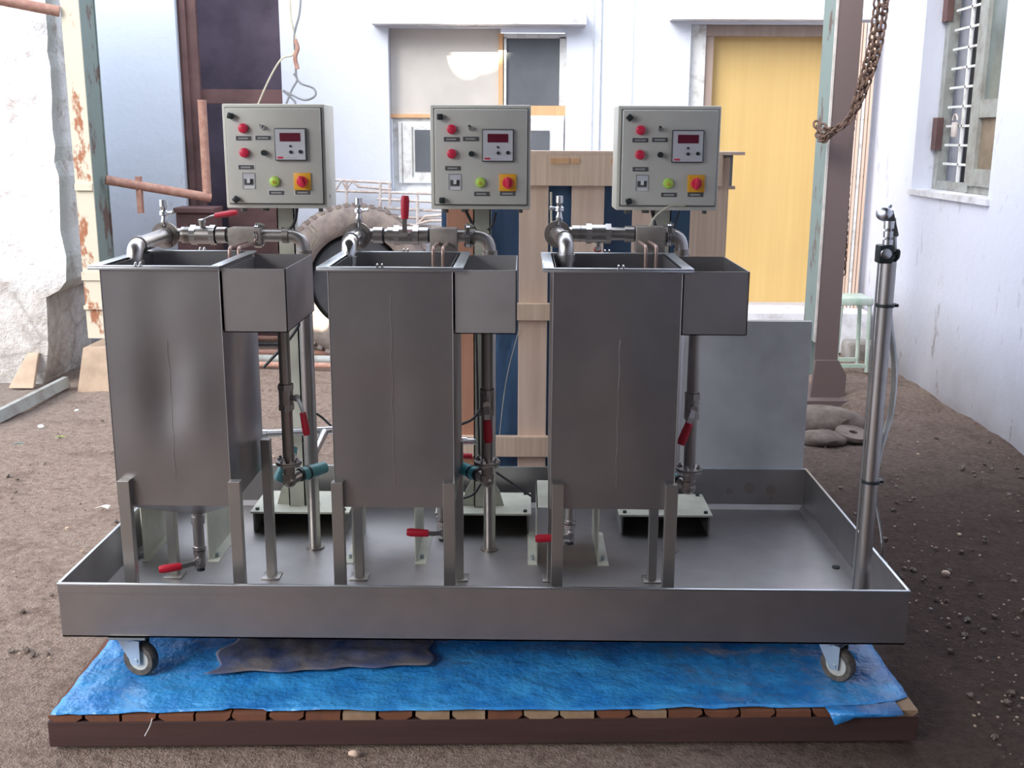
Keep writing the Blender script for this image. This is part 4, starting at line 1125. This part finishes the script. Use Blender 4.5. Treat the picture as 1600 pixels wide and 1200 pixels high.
    X, Z = P(.206, .119); mb = MB('label', 'meter_face', 'display', 'black', 'btn_red', 'plate_text'); h = .0485
    mb.box((X-h, y-.011, Z-h), (X+h, y, Z+h), bev=.003).use(1).box((X-h+.004, y-.0125, Z-h+.004), (X+h-.004, y-.0105, Z+h-.004))
    mb.use(2).box((X-.031, y-.0135, Z+.009), (X+.031, y-.012, Z+.034))
    mb.use(3).cyl((X, y-.015, Z-.005), (X, y-.012, Z-.005), .0035, seg=12).cyl((X+.001, y-.016, Z-.022), (X+.001, y-.012, Z-.022), .0048, seg=14).cyl((X+.030, y-.016, Z-.021), (X+.030, y-.012, Z-.021), .0055, seg=14)
    mb.use(4)
    for i in range(4): mb.box((X-.040+i*.0046, y-.0132, Z-.0415), (X-.0363+i*.0046, y-.012, Z-.0355-(i % 2)*.001))
    mb.use(5)
    for i in range(7): mb.box((X-.017+i*.005, y-.013, Z-.040), (X-.0135+i*.005, y-.012, Z-.038))
    mb.build('digital_meter', door)
    # post
    pw = .028
    mb = MB('cream_stand'); mb.box((post_x-pw, 3.46, .29), (post_x-pw+.004, 3.51, z0+.05)).box((post_x+pw-.004, 3.46, .29), (post_x+pw, 3.51, z0+.05)).box((post_x-pw, 3.46, .29), (post_x+pw, 3.464, z0+.05)); mb.build('post', c, smooth=False)
    xb0 = [at(392, 800, 3.41).x, at(690, 803, 3.41).x, at(967, 805, 3.41).x][k]; xb1 = xb0+[.33, .30, .31][k]
    if k == 1: xb1 = at(830, 803, 3.41).x; xb0 = xb1-.32
    pl = MB('cream_stand').box((xb0, 3.4, .282), (xb1, 3.62, .289), bev=.001).build('base_plate', c, smooth=False)
    mb = MB('gasket', 'cream_stand')
    for xx in (xb0+.008, xb1-.014): mb.box((xx, 3.405, FL), (xx+.006, 3.615, .282))
    mb.box((xb0+.008, 3.60, FL), (xb1-.008, 3.606, .282))
    mb.build('base_channel', c, smooth=False)
    for s in (-1, 1):
        mb = MB('cream_stand'); mb.prism([(post_x+s*pw, 3.48, .289), (post_x+s*(pw+.045), 3.48, .289), (post_x+s*(pw+.03), 3.48, .34), (post_x+s*pw, 3.48, .39)], (0, .005, 0)); mb.build('gusset', c, smooth=False)
    for xx in (xb0+.02, xb1-.02):
        for yy in (3.42, 3.6): MB('black').cyl((xx, yy, .289), (xx, yy, .296), .007, seg=6).build('bolt', c)
    # cables
    if k == 0:
        MB('cable_black').tube(bez([(x0+.2, Yf+.08, z0), at(461, 345, 3.43), at(452, 358, 3.44), at(440, 357, 3.44)], 6), .005, 8).build('cable', c)
        MB('cable_black').tube(bez([at(476, 395, 3.42), at(474, 470, 3.43), at(470, 500, 3.42), at(452, 530, 3.42), at(412, 574, 3.4)], 8), .005, 8).build('cable', c)
        MB('cable_black').tube(bez([at(480, 640, 3.45), at(500, 650, 3.5), at(520, 668, 3.5)], 6), .004, 8).build('cable', c)
    if k == 1:
        MB('cable_black').tube(bez([at(728, 330, 3.42), at(738, 350, 3.42), at(745, 365, 3.43)], 5), .005, 8).build('cable', c)
        MB('cable_black').tube(bez([at(775, 332, 3.44), at(770, 350, 3.44), at(762, 360, 3.44)], 5), .004, 8).build('cable', c)
        MB('cable_black').tube(bez([at(752, 638, 3.42), at(738, 655, 3.4), at(718, 664, 3.38)], 6), .0045, 8).build('cable', c)
        MB('cable_black').tube(bez([at(775, 738, 3.4), at(800, 755, 3.45), at(830, 775, 3.5)], 6), .004, 8).build('cable', c)
        MB('cable_black').tube(bez([at(752, 755, 3.35), at(740, 772, 3.35), at(720, 780, 3.35)], 6), .004, 8).build('cable', c)
        MB('cable_black').tube(bez([at(744, 520, 3.45), at(747, 640, 3.45), at(750, 750, 3.45)], 6), .0035, 8).build('cable', c)
    if k == 2:
        MB('cable_black').tube(bez([at(1018, 328, 3.42), at(1022, 345, 3.42), at(1028, 362, 3.4)], 5), .004, 8).build('cable', c)
        MB('cable_black').tube(bez([at(1062, 330, 3.44), at(1055, 350, 3.44), at(1050, 365, 3.44)], 5), .003, 8).build('cable', c)
    mb = MB('cable_cream')
    if k == 0: mb.tube(bez([at(486, 352, 3.4), at(497, 365, 3.4), at(496, 378, 3.38), at(486, 386, 3.38), at(492, 372, 3.38), at(482, 356, 3.38)], 6), .0022, 6)
    elif k == 1: mb.tube(bez([at(712, 420, 3.42), at(716, 520, 3.42), at(718, 740, 3.42)], 6), .004, 6)
    else: mb.tube(bez([at(1070, 321, 3.32), at(1048, 322, 3.31), at(1025, 337, 3.28), at(1012, 360, 3.25)], 6), .0035, 6)
    o = mb.build('wire', c); o['label'] = 'thin cream wire'
panel(0, -.915, -.605, 'leftmost cream control box on a post, its right side face showing')
panel(1, -.286, .018, 'middle cream control box on a post, seen straight on before the window')
panel(2, .280, .590, 'rightmost cream control box on a post, in front of the yellow door')

# ------------------------------------------------------------------ pump brackets with pumps
for k, (xa_, xb_, lab) in enumerate(((-1.085, -.815, 'cream sheet metal pump bracket under and behind the leftmost tank'), (-.49, -.262, 'cream sheet metal pump bracket behind the legs of the middle tank'),
                         (at(838, 868, 3.15).x, at(935, 868, 3.15).x, 'cream sheet metal pump bracket behind the rightmost tank, its white top corner showing'))):
    y0, y1 = 3.15, 3.42; zt = at(848, 793, 3.15).z; t = .003
    if k == 0: xa_, xb_ = at(224, 869, 3.15).x, at(327, 870, 3.15).x
    if k == 1: xa_, xb_ = at(551, 867, 3.15).x, at(650, 868, 3.15).x
    c = thing('pump_bracket', ((xa_+xb_)/2, (y0+y1)/2, FL), lab, 'bracket', 'cream pump brackets in the tray')
    mb = MB('cream_stand')
    mb.box((xa_, y0, zt-t), (xb_, y1, zt)).box((xa_, y0, FL+t), (xa_+t, y1, zt)).box((xb_-t, y0, FL+t), (xb_, y1, zt))
    mb.build('bracket_body', c, smooth=False)
    for (p, q) in ((xa_-.026, xa_+t), (xb_-t, xb_+.032)):
        if k == 0 and p < xa_: p, q = xa_, xa_+.02
        MB('cream_stand').box((p, y0-.012, FL), (q, y1, FL+t)).build('foot_flange', c, smooth=False)
    for xx in (xa_-.012, xb_+.016): MB('zinc').cyl((xx, y0+.03, FL+t), (xx, y0+.03, FL+.016), .006, seg=6).build('bolt', c)
    # pump standing on the bracket
    xm = (xa_+xb_)/2+(.07 if k == 2 else 0)
    p = thing('pump', (xm, y0+.1, zt), ('small grey motor pump on the bracket behind the leftmost tank', 'small grey motor pump on the bracket behind the middle tank', 'small grey motor pump on the bracket behind the rightmost tank')[k], 'pump', 'motor pumps hidden behind the tanks')
    mb = MB('gasket'); L = .16; r = .055
    prof = [(.01, 0), (.045, .003)]
    for i in range(8): prof += [(r, .01+i*.018), (r, .016+i*.018), (r-.006, .018+i*.018), (r-.006, .026+i*.018)]
    prof += [(r-.002, .165), (.04, .175), (.01, .178)]
    mb.lathe(prof, (xm-.09, y0+.13, zt+.075), (1, 0, 0), 24); mb.build('motor', p)
    MB('darkpipe').lathe([(.01, 0), (.06, .002), (.062, .03), (.03, .05), (.02, .07)], (xm+.085, y0+.13, zt+.075), (1, 0, 0), 24).build('pump_head', p)
    MB('gasket').box((xm-.06, y0+.09, zt), (xm+.05, y0+.17, zt+.035), bev=.003).build('pump_foot', p)

# ------------------------------------------------------------------ hand shower pole
def shower():
    x, y = at(1347, 912, 2.735).x, 2.735
    c = thing('hand_shower_stand', (x, y, FL), 'upright stainless pole at the right front of the tray holding a hand shower', 'shower stand')
    zt = at(1384, 408, y).z; R = .0195
    mb = MB('pipe'); mb.cyl((x, y, FL+.004), (x, y, zt), R, seg=20); mb.build('pole', c)
    MB('rim').cyl((x-.021, y+.012, FL+.004), (x-.021, y+.012, zt), .003, seg=8).build('edge_strip', c)
    MB('leg').box((x-.035, y-.03, FL), (x+.05, y+.04, FL+.005), bev=.001).build('base_plate', c)
    MB('tray').box((x+.028, y, FL), (x+.05, y+.004, FL+.1)).build('gusset', c, smooth=False)
    # bracket
    mb = MB('black', 'chrome'); a = at(1368, 412, y); b = at(1390, 382, y)
    mb.box((a.x, y-.025, zt-.004), (b.x+.004, y+.015, b.z), bev=.004).use(1).lathe([(.004, 0), (.014, .002), (.013, .006), (.007, .007)], ((a.x+b.x)/2, y-.025, (zt+b.z)/2), (0, -1, 0), 18)
    mb.build('wall_holder', c)
    hx = at(1386, 360, y).x; y2 = y-.01
    mb = MB('chrome', 'black')
    p0 = at(1388, 398, y2); p1 = at(1386, 345, y2)
    H = p1.z-p0.z
    mb.lathe([(.008, 0), (.012, H*.05), (.012, H*.22), (.0075, H*.25), (.0125, H*.3), (.0125, H*.45), (.0075, H*.48), (.0125, H*.53), (.0125, H*.7), (.008, H*.73), (.013, H*.78), (.013, H)], (p0.x-.004, y2, p0.z), (0, 0, 1), 16)
    mb.build('handle', c)
    hd = at(1379, 333, y2)
    mb = MB('rim', 'white_plastic'); mb.lathe([(.004, .014), (.013, .0125), (.017, .009), (.019, -.0), (.012, -.02), (.008, -.03)], (hd.x, y2-.01, hd.z), (-.75, -.6, .05), 22); mb.ball(at(1391, 322, y2), .005)
    mb.build('spray_head', c)
    mb = MB('gasket'); q = [at(1382, 326, y2), at(1396, 329, y2), at(1404, 365, y2), at(1400, 370, y2), at(1394, 352, y2), at(1382, 346, y2)]
    mb.prism(q, (0, .012, 0)); mb.ball(at(1401, 367, y2), .005); mb.build('trigger', c)
    mb = MB('black', 'chrome'); a = at(1396, 398, y); mb.tube(bez([a, at(1403, 392, y), at(1402, 402, y), at(1395, 408, y)], 5), .006, 8); mb.build('hook', c)
    # hose
    pts = [at(1395, 340, y+.0), at(1396, 400, y+.02), at(1391, 470, y+.03), at(1390, 500, y+.03), at(1397, 560, y+.02), at(1397, 600, y+.02), at(1391, 650, y+.02), at(1376, 700, y+.01), at(1366, 752, y+.005)]
    mb = MB('hose'); mb.tube(bez(pts, 8), .0085, 10); mb.build('hose', c)
    pts = [at(1366, 752, y+.005), at(1370, 790, y+.05), at(1378, 840, y+.12), at(1379, 875, y+.3)]
    mb = MB('hose'); mb.tube(bez(pts, 8), .004, 8); mb.build('hose_tail', c)
    for py, w_ in ((477, .034), (752, .032)):
        p = at(1375 if py < 600 else 1358, py, y)
        mb = MB('black'); mb.lathe([(R+.001, -.004), (R+.004, -.004), (R+.004, .004), (R+.001, .004)], (x, y, p.z), (0, 0, 1), 20, closed=True)
        mb.box((x+R, y-.006, p.z-.004), (x+R+.014, y+.02, p.z+.004), bev=.002); mb.build('cable_tie', c)
shower()

# ------------------------------------------------------------------ light
w = bpy.data.worlds.new('daylight'); SC.world = w; w.use_nodes = True
bg = w.node_tree.nodes['Background']
bg.inputs['Color'].default_value = (.80, .87, 1.0, 1)
bg.inputs['Strength'].default_value = 2.3
sun = bpy.data.lights.new('sun', 'SUN'); sun.energy = 2.8; sun.angle = radians(35); sun.color = (1, .96, .9)
so = bpy.data.objects.new('sun', sun); COL.objects.link(so)
so.rotation_euler = Vector((-.6, -.65, .62)).to_track_quat('Z', 'Y').to_euler()
def spot(name, src, tgt, energy, ang, blend=.15, size=.01):
    l = bpy.data.lights.new(name, 'SPOT'); l.energy = energy; l.spot_size = ang; l.spot_blend = blend; l.shadow_soft_size = size; l.color = (1, .93, .75)
    o = bpy.data.objects.new(name, l); COL.objects.link(o); o.location = src
    o.rotation_euler = (Vector(src)-Vector(tgt)).to_track_quat('Z', 'Y').to_euler()
spot('sunbeam', (-.6, 5.0, 4.6), at(727, 60, YB), 5000, radians(4.4), .5)
spot('sunbeam', (-.3, 4.6, 4.6), at(750, 6, YB-.1), 9000, radians(7.5), .9)
spot('sunbeam', (-1.5, 4.6, 3.6), at(497, 500, 7.3), 5000, radians(2.3), .4)
SC.view_settings.view_transform = 'Standard'
SC.view_settings.look = 'None'
SC.view_settings.exposure = .42
SC.view_settings.gamma = 1
SC.view_settings.use_curve_mapping = False
